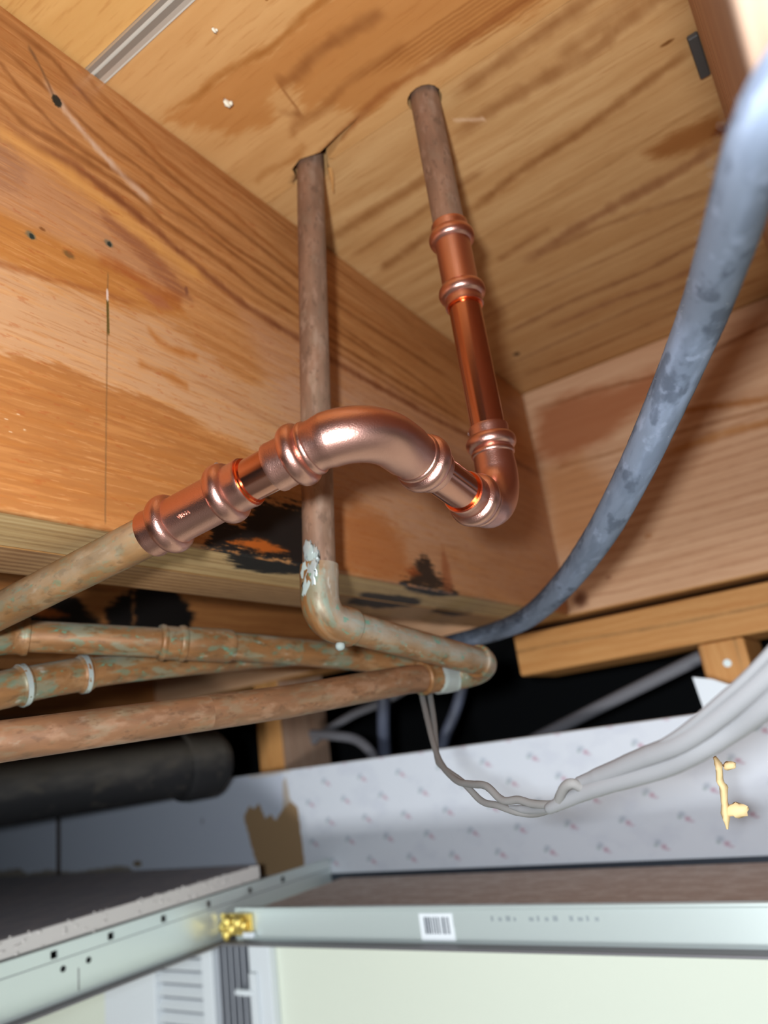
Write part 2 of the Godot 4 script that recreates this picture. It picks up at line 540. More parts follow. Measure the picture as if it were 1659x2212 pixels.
func plywood() -> StandardMaterial3D:   # u = x along the face grain, v = -z, mm
	var p := Paint.new(-322, 14, 90, 690, 2.1, 23)
	p.wood(c8(208, 161, 108), c8(187, 136, 84), 0.10, 0.75, 0.10, 4.0, 190.0, 14.0)
	var br := c8(138, 86, 44)
	p.patch([-322, 90, 14, 90, 14, 176, -322, 174], c8(206, 151, 80), 0.5, 1.5, 0.0)
	p.patch([-322, 180, 14, 180, 14, 296, -322, 296], c8(200, 143, 84), 0.4, 1.5, 0.0)
	# broad cathedral figure of the middle sheet
	p.patch([-236, 212, -210, 214, -193, 214, -164, 219, -139, 217, -90, 222, 14, 228, 14, 284, -60, 288, -110, 276, -150, 284, -168, 262, -178, 262, -171, 242, -186, 240, -196, 252, -215, 246, -225, 232], c8(168, 100, 44), 0.55, 4.0, 5.0, 30.0, 5.0)
	p.grain([-236, 212, -210, 214, -193, 214, -164, 219, -139, 217, -90, 219, 10, 224], 1.6, c8(150, 90, 38), 0.7)
	p.grain([-190, 249, -180, 257, -176, 238, -168, 239, -150, 236, -110, 240], 3.0, c8(130, 76, 36), 0.7)
	p.grain([-198, 268, -186, 262, -170, 264, -150, 260, -110, 262], 2.4, c8(140, 84, 40), 0.6)
	p.grain([-205, 288, -188, 287, -160, 282, -139, 278, -105, 280, -65, 280, 10, 286], 2.0, c8(140, 78, 36), 0.7)
	p.grain([-235, 278, -222, 276, -205, 279, -190, 276], 2.0, c8(158, 100, 48), 0.5)
	for k in 10:
		p.grain([-150 + k * 6, 262 + k * 2.6, -110 + k * 5, 262 + k * 2.7, -60, 264 + k * 2.4, 10, 266 + k * 2.2], 0.6, c8(136, 78, 34), 0.5)
	p.mottle(c8(150, 88, 40), 50.0, 3.0, 0.2, 0.6, 0.22, 3.0)
	# long grey-brown streaks of the far sheet
	p.grain([-116, 306, -89, 304, -70, 303, -52, 302, 10, 300], 3.2, br, 0.7)
	p.grain([-130, 331, -101, 328, -66, 329, -41, 331, -24, 326, 10, 322], 4.4, c8(150, 98, 54), 0.75, 0.8)
	p.grain([-60, 322, -40, 320, -20, 316, 10, 312], 3.6, br, 0.5)
	p.grain([-152, 394, -111, 384, -63, 379, -34, 373, 6, 366], 2.9, br, 0.75, 1.2)
	p.grain([-230, 402, -222, 400, -179, 394, -150, 391], 3.2, br, 0.75)
	p.grain([-236, 349, -200, 348, -161, 347, -130, 345], 3.1, br, 0.65)
	p.grain([-236, 374, -190, 371, -150, 368, -120, 366], 2.2, br, 0.5)
	p.grain([-150, 472, -120, 468, -105, 464, -69, 460, -30, 458, 8, 450], 5.0, c8(150, 98, 60), 0.8, 0.9)
	p.grain([-146, 472, -92, 474, -45, 484, -14, 494, 10, 500], 3.0, c8(158, 108, 66), 0.6, 1.0)
	p.grain([-160, 455, -140, 452, -125, 450, -112, 449], 2.6, c8(150, 98, 56), 0.6)
	p.patch([-40, 424, -22, 420, 6, 424, 8, 446, -18, 444, -34, 438], c8(140, 80, 34), 0.75, 6.0, 3.0)
	p.spot(4, 440, 7, 5, c8(104, 46, 16), 0.8, 0.8)
	p.grain([-212, 556, -138, 551, -81, 555, -39, 550, 10, 546], 2.6, c8(148, 98, 60), 0.75)
	p.grain([-175, 577, -107, 578, -61, 584, 10, 580], 3.2, c8(150, 98, 62), 0.7)
	p.grain([-232, 610, -150, 606, -80, 604, 10, 606], 2.0, c8(150, 102, 64), 0.6)
	p.grain([-232, 520, -160, 514, -80, 516, 10, 512], 1.4, c8(158, 108, 66), 0.6)
	p.grain([-232, 432, -160, 424, -80, 420, 10, 410], 1.2, c8(164, 114, 66), 0.5)
	p.grain([-232, 640, -150, 644, -60, 640, 10, 644], 2.2, br, 0.6)
	# the ragged dark rims of the bored holes, scrape, nail mark
	p.spot(-208, 292, 9, 3.4, c8(64, 42, 26), 0.8, 0.8)
	p.grain([-120, 319, -116, 322, -110, 327, -104, 331], 1.4, c8(226, 184, 150), 0.7)
	p.spot(-208.6, 597, 3.4, 3.4, c8(44, 32, 24), 0.95)
	p.spot(-8, 353, 4.0, 1.4, c8(110, 62, 24), 0.8)
	for q in [[-216, 128], [-200, 137], [-206, 150], [-120, 148], [-150, 200], [-95, 240]]:
		p.spot(q[0], q[1], 1.0, 0.8, c8(124, 70, 26), 0.8)
	return p.material(0.5, 0.3)

func header_face() -> StandardMaterial3D:   # u = x, v = height, mm
	var p := Paint.new(-320, 60, 94, 332, 2.0, 37)
	p.wood(c8(218, 172, 134), c8(198, 148, 110), 0.20, 0.7, 0.10, 5.0, 200.0, 9.0)
	p.patch([-240, 262, -225, 304, -190, 308, -150, 300, -110, 300, -100, 282, -170, 252, -215, 244], c8(158, 88, 50), 0.7, 10.0, 6.0, 40.0, 8.0)
	p.patch([-240, 160, -236, 240, -196, 244, -170, 200, -190, 150], c8(180, 112, 58), 0.5, 14.0, 6.0)
	p.grain([-238, 306, -160, 302, -95, 295, -10, 304, 50, 306], 1.4, c8(130, 76, 42), 0.7)
	p.grain([-238, 240, -175, 237, -98, 235, -29, 231, 50, 230], 1.2, c8(140, 86, 48), 0.6)
	p.grain([-140, 260, -90, 252, -27, 239, 40, 236], 2.4, c8(156, 90, 38), 0.75)
	p.grain([-126, 219, -70, 221, -33, 218, 40, 214], 2.8, c8(170, 104, 46), 0.7)
	for k in 14:
		p.grain([-238, 232 - k * 9.5, -150, 228 - k * 9.3, -60, 226 - k * 9.0, 50, 228 - k * 9.2], 0.8, c8(160, 106, 70), 0.45)
	p.spot(-152, 150, 4, 2, c8(160, 96, 48), 0.6)
	p.spot(-196, 122, 3, 2, c8(130, 76, 46), 0.6)
	p.spot(-226, 108, 8, 9, c8(84, 44, 26), 0.75, 0.8)
	return p.material(0.55, 0.3)

func pale_edge() -> StandardMaterial3D:   # undersides of the joist pair: u along, v = x, mm
	var p := Paint.new(90, 692, -318, -234, 2.2, 41)
	p.wood(c8(206, 172, 124), c8(178, 138, 88), 0.3, 0.55, 0.10, 1.2, 260.0, 4.0)
	for k in 8:
		if k % 3 == 1:
			continue
		p.grain([90, -241.5 - k * 4.3, 250, -241 - k * 4.35, 420, -241.5 - k * 4.25, 690, -241 - k * 4.4], 0.8, c8(134, 96, 58), 0.45)
	p.patch([90, -276, 690, -276, 690, -318, 90, -318], c8(160, 112, 76), 0.5, 0.6, 0.0)
	for k in 7:
		p.grain([90, -280 - k * 5.2, 250, -281 - k * 5.2, 420, -280 - k * 5.1, 690, -281 - k * 5.2], 1.0, c8(112, 74, 48), 0.55)
	p.patch([238, -234, 246, -246, 262, -256, 284, -258, 300, -252, 320, -234], c8(22, 20, 20), 0.95, 2.5, 4.0, 16.0, 3.0)
	p.patch([380, -264, 400, -292, 440, -296, 462, -280, 450, -262, 430, -258], c8(40, 30, 26), 0.85, 3.0, 4.0, 20.0, 4.0)
	p.patch([386, -234, 402, -246, 440, -250, 462, -242, 460, -234], c8(34, 28, 26), 0.9, 2.5, 3.0, 16.0, 3.0)
	p.patch([486, -272, 500, -286, 540, -290, 556, -280, 540, -272], c8(44, 32, 26), 0.8, 3.0, 3.0, 20.0, 4.0)
	p.patch([100, -316, 112, -300, 150, -300, 160, -318], c8(48, 32, 22), 0.6, 3.0, 3.0)
	return p.material(0.6, 0.3)

func spare_pine(c1: Color, c2: Color, noise_seed: int, scorched := false) -> StandardMaterial3D:   # repeats every 400 mm
	var p := Paint.new(0, 400, 0, 260, 1.2, noise_seed)
	p.wood(c1, c2, 0.3, 0.7, 0.12, 3.0, 150.0, 6.0)
	for k in 9:
		p.grain([0, 14.0 + k * 28, 130, 17 + k * 27.5, 260, 12 + k * 28.4, 400, 14 + k * 28], 0.9, c1.darkened(0.45), 0.5)
	if scorched:
		p.patch([378, 96, 372, 140, 400, 158, 400, 96], c8(18, 15, 14), 0.97, 3.0, 5.0, 18.0, 5.0)
		p.patch([0, 96, 0, 160, 40, 168, 66, 140, 50, 96], c8(18, 15, 14), 0.97, 3.0, 5.0, 18.0, 5.0)
		p.patch([280, 118, 300, 150, 345, 146, 372, 122, 330, 112], c8(22, 17, 15), 0.95, 3.0, 5.0, 18.0, 5.0)
		p.patch([290, 132, 320, 136, 340, 131, 320, 128], c8(170, 84, 30), 0.8, 2.0, 2.0)
	return p.material(0.6, 0.3)

# weathered copper: u along the pipe, v round it (0.05 m = once round)
func patina(noise_seed: int, base: Color, green: float, crust: float) -> StandardMaterial3D:
	var p := Paint.new(0, 200, 0, 50, 3.0, noise_seed)
	p.wood(base, base.darkened(0.22), 0.2, 0.6, 0.1, 4.0, 40.0, 12.0)
	p.mottle(base.lightened(0.14), 30.0, 14.0, 0.0, 0.5, 0.6, 4.0)
	p.mottle(c8(128, 132, 112), 34.0, 12.0, 0.05, 0.5, crust * 0.9, 9.0)
	p.mottle(c8(96, 118, 98), 18.0, 9.0, 0.15, 0.5, green, 17.0)
	p.mottle(base.darkened(0.35), 12.0, 6.0, 0.2, 0.6, 0.5, 27.0)
	# dust lies along the top, which is where v is 0
	for side in [0, 50]:
		p.grain([-40, side, 40, side, 120, side, 240, side], 5.5, c8(168, 164, 154), 0.75 * clampf(crust * 1.6, 0.0, 1.0), 0.9)
	p.mottle(c8(206, 206, 200), 22.0, 9.0, 0.42, 0.75, crust * 0.6, 31.0)
	p.mottle(c8(84, 150, 128), 13.0, 7.0, 0.42, 0.62, green, 38.0)
	var m := p.material(0.5, 0.5)
	m.metallic = 0.25
	m.heightmap_enabled = true
	m.heightmap_texture = m.albedo_texture
	m.heightmap_scale = 0.02
	return m

func wallpaper() -> StandardMaterial3D:   # u = x, v = height, mm
	var p := Paint.new(-1240, 60, -140, 0, 1.5, 53)
	p.plain(c8(222, 224, 230))
	p.mottle(c8(206, 208, 218), 60.0, 40.0, 0.0, 0.6, 0.4, 2.0)
	p.patch([-1240, -140, -1240, 0, -604, 0, -600, -140], c8(196, 200, 212), 0.9, 2.0, 0.5)
	for row in 7:
		for k in 14:
			var x := -542.6 + 49.0 * k + (-25.0 if row % 2 else 0.0)
			var y := -104.5 + 19.9 * row
			if x < -590 or x > 60:
				continue
			p.spot(x - 2.4, y + 2.4, 3.4, 2.6, c8(140, 150, 164), 0.45, 0.9)
			p.spot(x - 4.6, y + 0.2, 2.0, 1.4, c8(130, 150, 142), 0.5, 0.9)
			p.spot(x + 1.6, y - 1.2, 2.7, 2.1, c8(170, 98, 120), 0.55, 0.9)
			p.spot(x + 4.4, y - 3.4, 2.4, 0.8, c8(170, 110, 130), 0.5, 0.9)
	# where the paper is torn off, brown board shows
	p.patch([-670, -52, -660, -41, -652, -44, -644, -39, -636, -56, -628, -52, -620, -59, -612, -50, -602, -44, -596, -40, -586, -48, -584, -108, -600, -112, -648, -116, -658, -94], c8(160, 128, 92), 0.97, 0.8, 1.5, 4.0, 4.0)
	p.patch([-608, -50, -605, -20, -600, -14, -596, -40], c8(160, 128, 92), 0.5, 1.2, 2.0, 3.0, 6.0)
	p.grain([-660, -7, -640, -9, -612, -8, -590, -7], 1.6, c8(180, 150, 120), 0.6)
	p.patch([-1240, -96, -1130, -92, -1110, -100, -1060, -96, -1000, -101, -900, -96, -880, -99, -820, -140, -1240, -140], c8(120, 104, 84), 0.7, 2.0, 3.0, 12.0, 4.0)
	p.spot(-864, -95, 9, 4, c8(116, 92, 60), 0.9)
	p.spot(-740, -52, 3, 4, c8(150, 150, 160), 0.7)
	p.grain([-1240, -4, -900, -4, -600, -5, -300, -4, 60, -4], 1.6, c8(168, 150, 136), 0.6)
	return p.material(0.75, 0.25)

func build_materials() -> void:
	M.joist = pine_face()
	M.ply = plywood()
	M.joist.texture_repeat = false
	M.header = header_face()
	M.header.texture_repeat = false
	M.edge = pale_edge()
	M.edge.texture_repeat = false
	M.pine = spare_pine(c8(204, 150, 92), c8(184, 124, 68), 61)
	M.pine_dark = spare_pine(c8(170, 112, 62), c8(140, 84, 44), 67, true)
	M.pine_grey = spare_pine(c8(196, 164, 140), c8(172, 132, 108), 71)
	M.copper = mat(Color(0.79, 0.56, 0.48), 0.19, 1.0)
	M.fitting = mat(Color(0.84, 0.625, 0.56), 0.29, 1.0)
	var n := FastNoiseLite.new()
	n.seed = 3
	n.frequency = 0.05
	n.fractal_octaves = 3
	var nt := NoiseTexture2D.new()
	nt.noise = n
	nt.width = 512
	nt.height = 512
	nt.seamless = true
	M.fitting.heightmap_enabled = true
	M.fitting.heightmap_texture = nt
	M.fitting.heightmap_scale = 0.006
	M.fitting.uv1_triplanar = true
	M.fitting.uv1_scale = Vector3(75, 75, 75)
	M.lip = mat(Color(0.93, 0.45, 0.25), 0.22, 1.0)
	M.aged = patina(81, c8(146, 108, 84), 0.03, 0.12)
	M.green = patina(83, c8(150, 100, 56), 0.6, 0.75)
	M.brown = patina(87, c8(146, 100, 68), 0.06, 0.3)
	M.tarnish = patina(89, c8(156, 108, 62), 0.3, 0.3)
	M.solder = mat(c8(184, 188, 182), 0.4, 0.5)
	M.scale = mat(c8(150, 156, 148), 0.8)
	M.crust = mat(c8(206, 206, 200), 0.9)
	M.abs = mat(c8(38, 36, 34), 0.55)
	M.abs_dust = drain_dust()
	M.cable = cable_dust()
	M.sheath = mat(c8(132, 128, 127), 0.5)
	M.wire = mat(c8(124, 118, 113), 0.85)
	M.tornedge = mat(c8(58, 44, 34), 0.9)
	M.slate = mat(c8(96, 98, 104), 0.6)
	M.vane = mat(c8(176, 178, 186), 0.5)
	M.grey = mat(c8(112, 110, 114), 0.5)
	M.bluegrey = mat(c8(84, 88, 104), 0.5)
	M.zinc = mat(c8(222, 230, 226), 0.3, 0.5)
	M.strip = mat(c8(206, 196, 180), 0.4, 0.5)
	M.iron = mat(c8(84, 80, 76), 0.6, 0.4)
	M.zinc_dull = mat(c8(150, 152, 156), 0.45, 0.8)
	M.ink = mat(c8(176, 184, 186), 0.4, 0.5)
	M.angle = mat(c8(52, 58, 68), 0.5, 0.3)
	M.under = mat(c8(120, 116, 118), 0.5, 0.3)
	M.hole = mat(c8(14, 16, 16), 0.9)
	M.brass = mat(c8(240, 212, 120), 0.38, 0.7)
	M.gypsum = mat(c8(204, 196, 190), 0.9)
	M.paper_back = spare_dust(c8(182, 182, 190), c8(196, 194, 198), 99, 40.0)
	M.board_back = spare_dust(c8(196, 174, 160), c8(214, 198, 186), 101, 30.0)
	M.white = mat(c8(226, 230, 234), 0.45)
	M.wall = mat(c8(228, 232, 216), 0.8)
	M.black = mat(c8(20, 20, 22), 0.9)
	M.paper = wallpaper()
	M.floor = mat(c8(150, 148, 146), 0.8)
	M.shell = mat(c8(206, 208, 212), 0.8)
	M.panel = mat(c8(190, 190, 188), 0.7)
	M.ceil = mat(c8(222, 220, 214), 0.9)
	M.splinter = mat(c8(216, 184, 134), 0.7)
	M.water = mat(Color(1, 1, 1, 0.05), 0.02)
	M.water.refraction_enabled = true
	M.water.refraction_scale = 0.033
	M.water.transparency = BaseMaterial3D.TRANSPARENCY_ALPHA
	M.fluff = mat(c8(232, 216, 190), 0.9)

func spare_dust(c: Color, dust: Color, noise_seed: int, size: float) -> StandardMaterial3D:
	var p := Paint.new(0, 200, 0, 50, 2.0, noise_seed)
	p.plain(c)
	p.mottle(dust, size, size * 0.6, -0.25, 0.35, 0.9, 3.0)
	p.mottle(c, size * 0.5, size * 0.3, 0.2, 0.5, 0.8, 13.0)
	p.mottle(dust.lightened(0.15), size * 0.2, size * 0.15, 0.3, 0.6, 0.6, 23.0)
	return p.material(0.8, 0.3)

func drain_dust() -> StandardMaterial3D:   # black plastic with brown dust along the top (v = 0)
	var p := Paint.new(0, 400, 0, 50, 1.6, 91)
	p.plain(c8(36, 35, 36))
	p.patch([-60, 3, 460, 3, 460, 12, -60, 12], c8(112, 103, 92), 0.8, 4.0, 2.0, 90.0, 8.0)
	p.mottle(c8(84, 76, 66), 40.0, 6.0, 0.2, 0.6, 0.5, 6.0)
	return p.material(0.7, 0.3)

func cable_dust() -> StandardMaterial3D:   # pale dust near the camera end, rubbed dark in patches farther on
	var p := Paint.new(0, 660, 0, 50, 2.0, 95)
	p.plain(c8(114, 120, 132))
	p.mottle(c8(140, 148, 166), 130.0, 30.0, -0.2, 0.5, 0.6, 3.0)
	p.mottle(c8(96, 102, 114), 60.0, 16.0, 0.0, 0.5, 0.6, 8.0)
	p.patch([150, -4, 190, 10, 260, 6, 420, 14, 660, 12, 660, -4], c8(70, 75, 86), 0.85, 5.0, 6.0, 30.0, 8.0)
	p.patch([170, 54, 200, 40, 280, 44, 430, 36, 660, 38, 660, 54], c8(66, 71, 82), 0.85, 5.0, 6.0, 30.0, 8.0)
	p.mottle(c8(62, 66, 76), 45.0, 22.0, 0.12, 0.42, 0.5, 18.0)
	p.mottle(c8(150, 156, 172), 26.0, 16.0, 0.3, 0.6, 0.5, 28.0)
	return p.material(0.85, 0.3)

func _ready() -> void:
	# camera
	var cam := Camera3D.new()
	cam.name = "camera"
	var right := Vector3(0.814387, -0.134837, -0.56444)
	var up := Vector3(0.279784, 0.943357, 0.178324)
	var back := Vector3(0.508423, -0.303146, 0.805983)
	cam.transform = Transform3D(Basis(right, up, back), Vector3.ZERO)
	cam.near = 0.01
	var eye := CameraAttributesPhysical.new()
	eye.frustum_focal_length = 17.36
	eye.exposure_aperture = 5.2
	eye.frustum_focus_distance = 0.285
	cam.attributes = eye
	cam.fov = 69.317
	add_child(cam)
	cam.current = true
	# sky, exposure
	var env := Environment.new()
	env.background_mode = Environment.BG_COLOR
	env.background_color = Color(0.02, 0.02, 0.02)
	env.tonemap_mode = Environment.TONE_MAPPER_LINEAR
	env.tonemap_exposure = 1.0
	env.sdfgi_enabled = true
	env.ssao_enabled = true
	env.ssil_enabled = true
	var world := WorldEnvironment.new()
	world.name = "world"
	world.environment = env
	add_child(world)
	# the phone's flash, a little left of and above its lens
	var beam := SpotLight3D.new()
	beam.name = "phone_flash"
	beam.light_color = Color(0.91, 0.96, 1.0)
	beam.light_energy = 0.31
	beam.light_size = 0.004
	beam.spot_angle = 64.0
	beam.spot_angle_attenuation = 0.7
	beam.spot_range = 8.0
	beam.spot_attenuation = 2.0
	beam.shadow_enabled = true
	add_child(beam)
	beam.look_at_from_position(Vector3(0.0050, 0.0080, 0.0620), Vector3(-0.15, 0.12, -0.30), Vector3.UP)
	# daylight from the basement window behind the camera; it comes up through the open ceiling
	var day := AreaLight3D.new()
	day.name = "window_daylight"
	day.area_size = Vector2(0.5, 0.46)
	day.light_color = Color(0.97, 0.99, 1.0)
	day.light_energy = 5.5
	day.area_range = 12.0
	day.shadow_enabled = true
	day.position = Vector3(0.45, -0.94, 2.58)
	add_child(day)

	build_materials()
	build_setting()
	build_framing()
	build_copper()
	build_grid()
	build_cables()
	build_small()

func build_setting() -> void:
	# plywood subfloor in three sheets that run across the joists; both pipes rise at the second seam
	var ceiling := Node3D.new()
	ceiling.name = "ceiling"
	ceiling.set_meta("kind", "structure")
	add_child(ceiling)
	var s1a := -0.1685
	var s1b := -0.1795
	var s2 := -0.2955
	var near_sheet := PackedVector2Array([Vector2(-1.5, 2.6), Vector2(1.5, 2.6), Vector2(1.5, s1a), Vector2(-1.5, s1a)])
	struct("plywood_panel", sheet(near_sheet, SUB, SUB + 0.018), M.ply, ceiling)
	var mid := PackedVector2Array([Vector2(-1.5, s1b), Vector2(1.5, s1b), Vector2(1.5, s2)])
	for k in 9:   # the half holes that the pipes were bored through
		var a := PI * k / 8.0
		mid.append(Vector2(-0.1237 + 0.0094 * cos(a), s2 + 0.0085 * sin(a)))
	mid.append(Vector2(-0.160, s2))
	mid.append_array(PackedVector2Array([Vector2(-0.172, s2), Vector2(-0.186, s2), Vector2(-0.1885, -0.2930), Vector2(-0.176, -0.2884), Vector2(-0.156, -0.2810), Vector2(-0.176, -0.2838), Vector2(-0.189, -0.2862), Vector2(-0.193, -0.2850), Vector2(-0.201, -0.2822), Vector2(-0.2095, -0.2850), Vector2(-0.2118, -0.2915), Vector2(-0.2165, -0.2935), Vector2(-0.2170, s2)]))
	mid.append(Vector2(-1.5, s2))
	struct("plywood_panel", sheet(mid, SUB, SUB + 0.018), M.ply, ceiling)
	var s3 := s2 - 0.0006
	var far_sheet := PackedVector2Array([Vector2(-1.5, s3), Vector2(-0.2160, s3)])
	for k in 7:
		var a := PI + PI * k / 6.0
		far_sheet.append(Vector2(-0.2010 + 0.0100 * cos(a), s3 + 0.0075 * sin(a)))
	far_sheet.append(Vector2(-0.134, s3))
	for k in 9:
		var a := PI + PI * k / 8.0
		far_sheet.append(Vector2(-0.1237 + 0.0094 * cos(a), s3 + 0.0105 * sin(a)))
	far_sheet.append_array(PackedVector2Array([Vector2(1.5, s3), Vector2(1.5, -1.3), Vector2(-1.5, -1.3)]))
	struct("plywood_panel", sheet(far_sheet, SUB, SUB + 0.018), M.ply, ceiling)
	struct("floor_deck", board(Vector3(-1.6, SUB + 0.0185, -1.3), Vector3(1.6, SUB + 0.05, 2.6), 0, 0.0, M.black), null, ceiling)
	# metal strip in the seam nearest the camera
	var st := SurfaceTool.new()
	st.begin(Mesh.PRIMITIVE_TRIANGLES)
	var prof := [Vector2(-0.1685, 0.3315), Vector2(-0.1688, 0.3282), Vector2(-0.1705, 0.3272), Vector2(-0.1722, 0.3284), Vector2(-0.1735, 0.3296), Vector2(-0.1757, 0.3282), Vector2(-0.1778, 0.3280), Vector2(-0.1792, 0.3290), Vector2(-0.1797, 0.3315)]
	for k in prof.size() - 1:
		var a: Vector2 = prof[k]
		var b: Vector2 = prof[k + 1]
		var n := Vector3(0, -absf(b.x - a.x), (b.y - a.y)).normalized()
		quad(st, [Vector3(-1.4, a.y, a.x), Vector3(1.4, a.y, a.x), Vector3(1.4, b.y, b.x), Vector3(-1.4, b.y, b.x)], [n, n, n, n], [Vector2.ZERO, Vector2.ZERO, Vector2.ZERO, Vector2.ZERO])
	struct("seam_strip", st.commit(), M.strip, ceiling)
	# the papered wall behind, painted below the ceiling
	var back := Node3D.new()
	back.name = "wall_back"
	back.set_meta("kind", "structure")
	add_child(back)
	struct("wallpaper_sheet", board(Vector3(-1.030, FY, WZ), Vector3(1.6, -0.0065, WZ - 0.0127), 0, 0.0008, M.gypsum, {"z+": M.paper, "x-": M.tornedge}), null, back)
	struct("wallpaper_sheet", board(Vector3(-2.4, FY, WZ), Vector3(-1.041, -0.010, WZ - 0.0127), 0, 0.0008, M.gypsum, {"z+": M.paper, "x+": M.tornedge}), null, back)
	struct("painted_sheet", board(Vector3(-2.4, FLOOR, WZ), Vector3(1.6, FY, WZ - 0.0127), 0, 0.0, M.wall), null, back)
	# torn corner of board still screwed to the right-hand stud
	var torn := SurfaceTool.new()
	torn.begin(Mesh.PRIMITIVE_TRIANGLES)
	var o := [Vector2(-0.1426, 0.0225), Vector2(-0.128, 0.0185), Vector2(-0.108, 0.0075), Vector2(-0.098, 0.001), Vector2(-0.098, -0.008), Vector2(-0.1400, -0.008)]
	for z in [WZ - 0.0005, WZ - 0.0127]:
		var n := Vector3(0, 0, 1.0 if z > WZ - 0.005 else -1.0)
		for k in range(1, o.size() - 1):
			tri(torn, [Vector3(o[0].x, o[0].y, z), Vector3(o[k].x, o[k].y, z), Vector3(o[k + 1].x, o[k + 1].y, z)], [n, n, n], [Vector2.ZERO, Vector2.ZERO, Vector2.ZERO])
	for k in o.size():
		var a: Vector2 = o[k]
		var b: Vector2 = o[(k + 1) % o.size()]
		var n := Vector3(-(b.y - a.y), b.x - a.x, 0).normalized()
		quad(torn, [Vector3(a.x, a.y, WZ - 0.0005), Vector3(b.x, b.y, WZ - 0.0005), Vector3(b.x, b.y, WZ - 0.0127), Vector3(a.x, a.y, WZ - 0.0127)], [n, n, n, n], [Vector2.ZERO, Vector2.ZERO, Vector2.ZERO, Vector2.ZERO])
	struct("torn_board", torn.commit(), M.white, back)
	# the rest of the shell
	struct("wall_far", board(Vector3(-2.4, FLOOR, -1.32), Vector3(1.6, SUB + 0.05, -1.25), 0, 0.0, M.black), null)
	struct("wall_left", board(Vector3(-2.45, FLOOR, -1.3), Vector3(-2.38, SUB + 0.05, 3.0), 2, 0.0, M.panel), null)
	struct("wall_right", board(Vector3(1.58, FLOOR, -1.3), Vector3(1.65, SUB + 0.05, 3.0), 2, 0.0, M.panel), null)
	struct("wall_front", board(Vector3(-2.45, FLOOR, 2.6), Vector3(1.65, SUB + 0.05, 2.68), 0, 0.0, M.shell), null)
	struct("wall_upper", board(Vector3(-2.4, -0.1, -1.3), Vector3(-1.5, SUB + 0.05, 2.6), 2, 0.0, M.black), null)
	struct("floor", board(Vector3(-2.45, FLOOR - 0.1, -1.3), Vector3(1.65, FLOOR, 2.7), 0, 0.0, M.floor), null)
	var low := Node3D.new()
	low.name = "ceiling_lower"
	low.set_meta("kind", "structure")
	add_child(low)
	for q in [[-2.4, -1.17, WZ, 2.6], [-1.168, -0.5525, WZ + 0.002, 2.6], [-0.545, 1.6, 0.03, 2.6], [0.75, 1.6, WZ, 0.62]]:
		struct("ceiling_board", board(Vector3(q[0], FY, q[2]), Vector3(q[1], FY + 0.013, q[3]), 0, 0.0, M.ceil), null, low)
	var win := Node3D.new()
	win.name = "window_1"
	win.set_meta("kind", "structure")
	add_child(win)
	var glow := mat(Color(1, 1, 1), 0.5)
	glow.emission_enabled = true
	glow.emission = Color(0.97, 0.99, 1.0)
	glow.emission_energy_multiplier = 2.0
	struct("window_pane", board(Vector3(0.2, -1.17, 2.59), Vector3(0.7, -0.71, 2.5995), 0, 0.0, glow), null, win)
	for q in [[0.14, 0.2, -1.23, -0.65], [0.7, 0.76, -1.23, -0.65], [0.2, 0.7, -1.23, -1.17], [0.2, 0.7, -0.71, -0.65]]:
		struct("window_frame", board(Vector3(q[0], q[2], 2.575), Vector3(q[1], q[3], 2.5995), 0, 0.002, M.white), null, win)

func lumber(called: String, a: Vector3, b: Vector3, grain: int, label: String, category: String, m0: Material, faces := {}, ch := 0.002) -> MeshInstance3D:
	var o := obj(called, board(a, b, grain, ch, m0, faces), null)
	tag(o, label, category)
	return o

func build_framing() -> void:
	var back := 2.55
	lumber("floor_joist", Vector3(-0.2755, JB, HZ + 0.002), Vector3(JX, SUB - 0.0003, back), 2, "orange-brown pine joist with a knot hole and scorched lower edge, behind the copper pipes", "joist", M.pine, {"x+": M.joist, "y-": M.edge})
	lumber("floor_joist", Vector3(-0.3145, JB + 0.001, HZ + 0.0005), Vector3(-0.2765, SUB - 0.0003, back), 2, "second joist fixed behind the knotted one, only its browner underside showing", "joist", M.pine, {"y-": M.edge})
	lumber("floor_joist", Vector3(-0.552, JB, HZ + 0.0005), Vector3(-0.514, SUB - 0.0003, back), 2, "blackened joist of the next bay, seen just under the joist pair", "joist", M.pine_dark)
	lumber("floor_joist", Vector3(-0.868, JB - 0.004, HZ + 0.0005), Vector3(-0.83, SUB - 0.0003, back), 2, "dim brown joist farthest left, seen between two of the corroded pipes", "joist", M.pine_dark)
	lumber("floor_joist", Vector3(RX, JB, HZ + 0.0005), Vector3(RX + 0.038, SUB - 0.0003, back), 2, "joist at the upper right corner, right above the dark grey cable", "joist", M.pine_grey)
	lumber("header_board", Vector3(-1.5, JB - 0.001, HZ - 0.038), Vector3(1.5, SUB - 0.0003, HZ), 0, "wide pinkish pine board closing the end of the joist bay", "board", M.pine, {"z+": M.header})
	lumber("top_plate", Vector3(-0.3005, 0.049, HZ - 0.089), Vector3(1.5, 0.0885, HZ + 0.0005), 0, "pale tan wall plate under the pinkish end board, its left end cut square", "plate", M.pine)
	lumber("wall_stud", Vector3(-0.652, FLOOR, -0.767), Vector3(-0.613, 0.30, -0.6785), 1, "upright stud with a dark knot, left end of the dark gap above the wallpaper", "stud", M.pine_grey, {"z+": M.pine})
	var s := thing("wall_stud", "short orange stud end with a screw, under the wall plate at right", "stud")
	obj("post", board(Vector3(-0.1357, FLOOR, -0.767), Vector3(-0.0980, 0.0488, -0.6782), 1, 0.002, M.pine), null, s)
	var screw := tube([Vector3(-0.1153, 0.0295, -0.681), Vector3(-0.1153, 0.0295, -0.6768)], 0.0032, 14)
	obj("screw", screw, M.zinc, s)

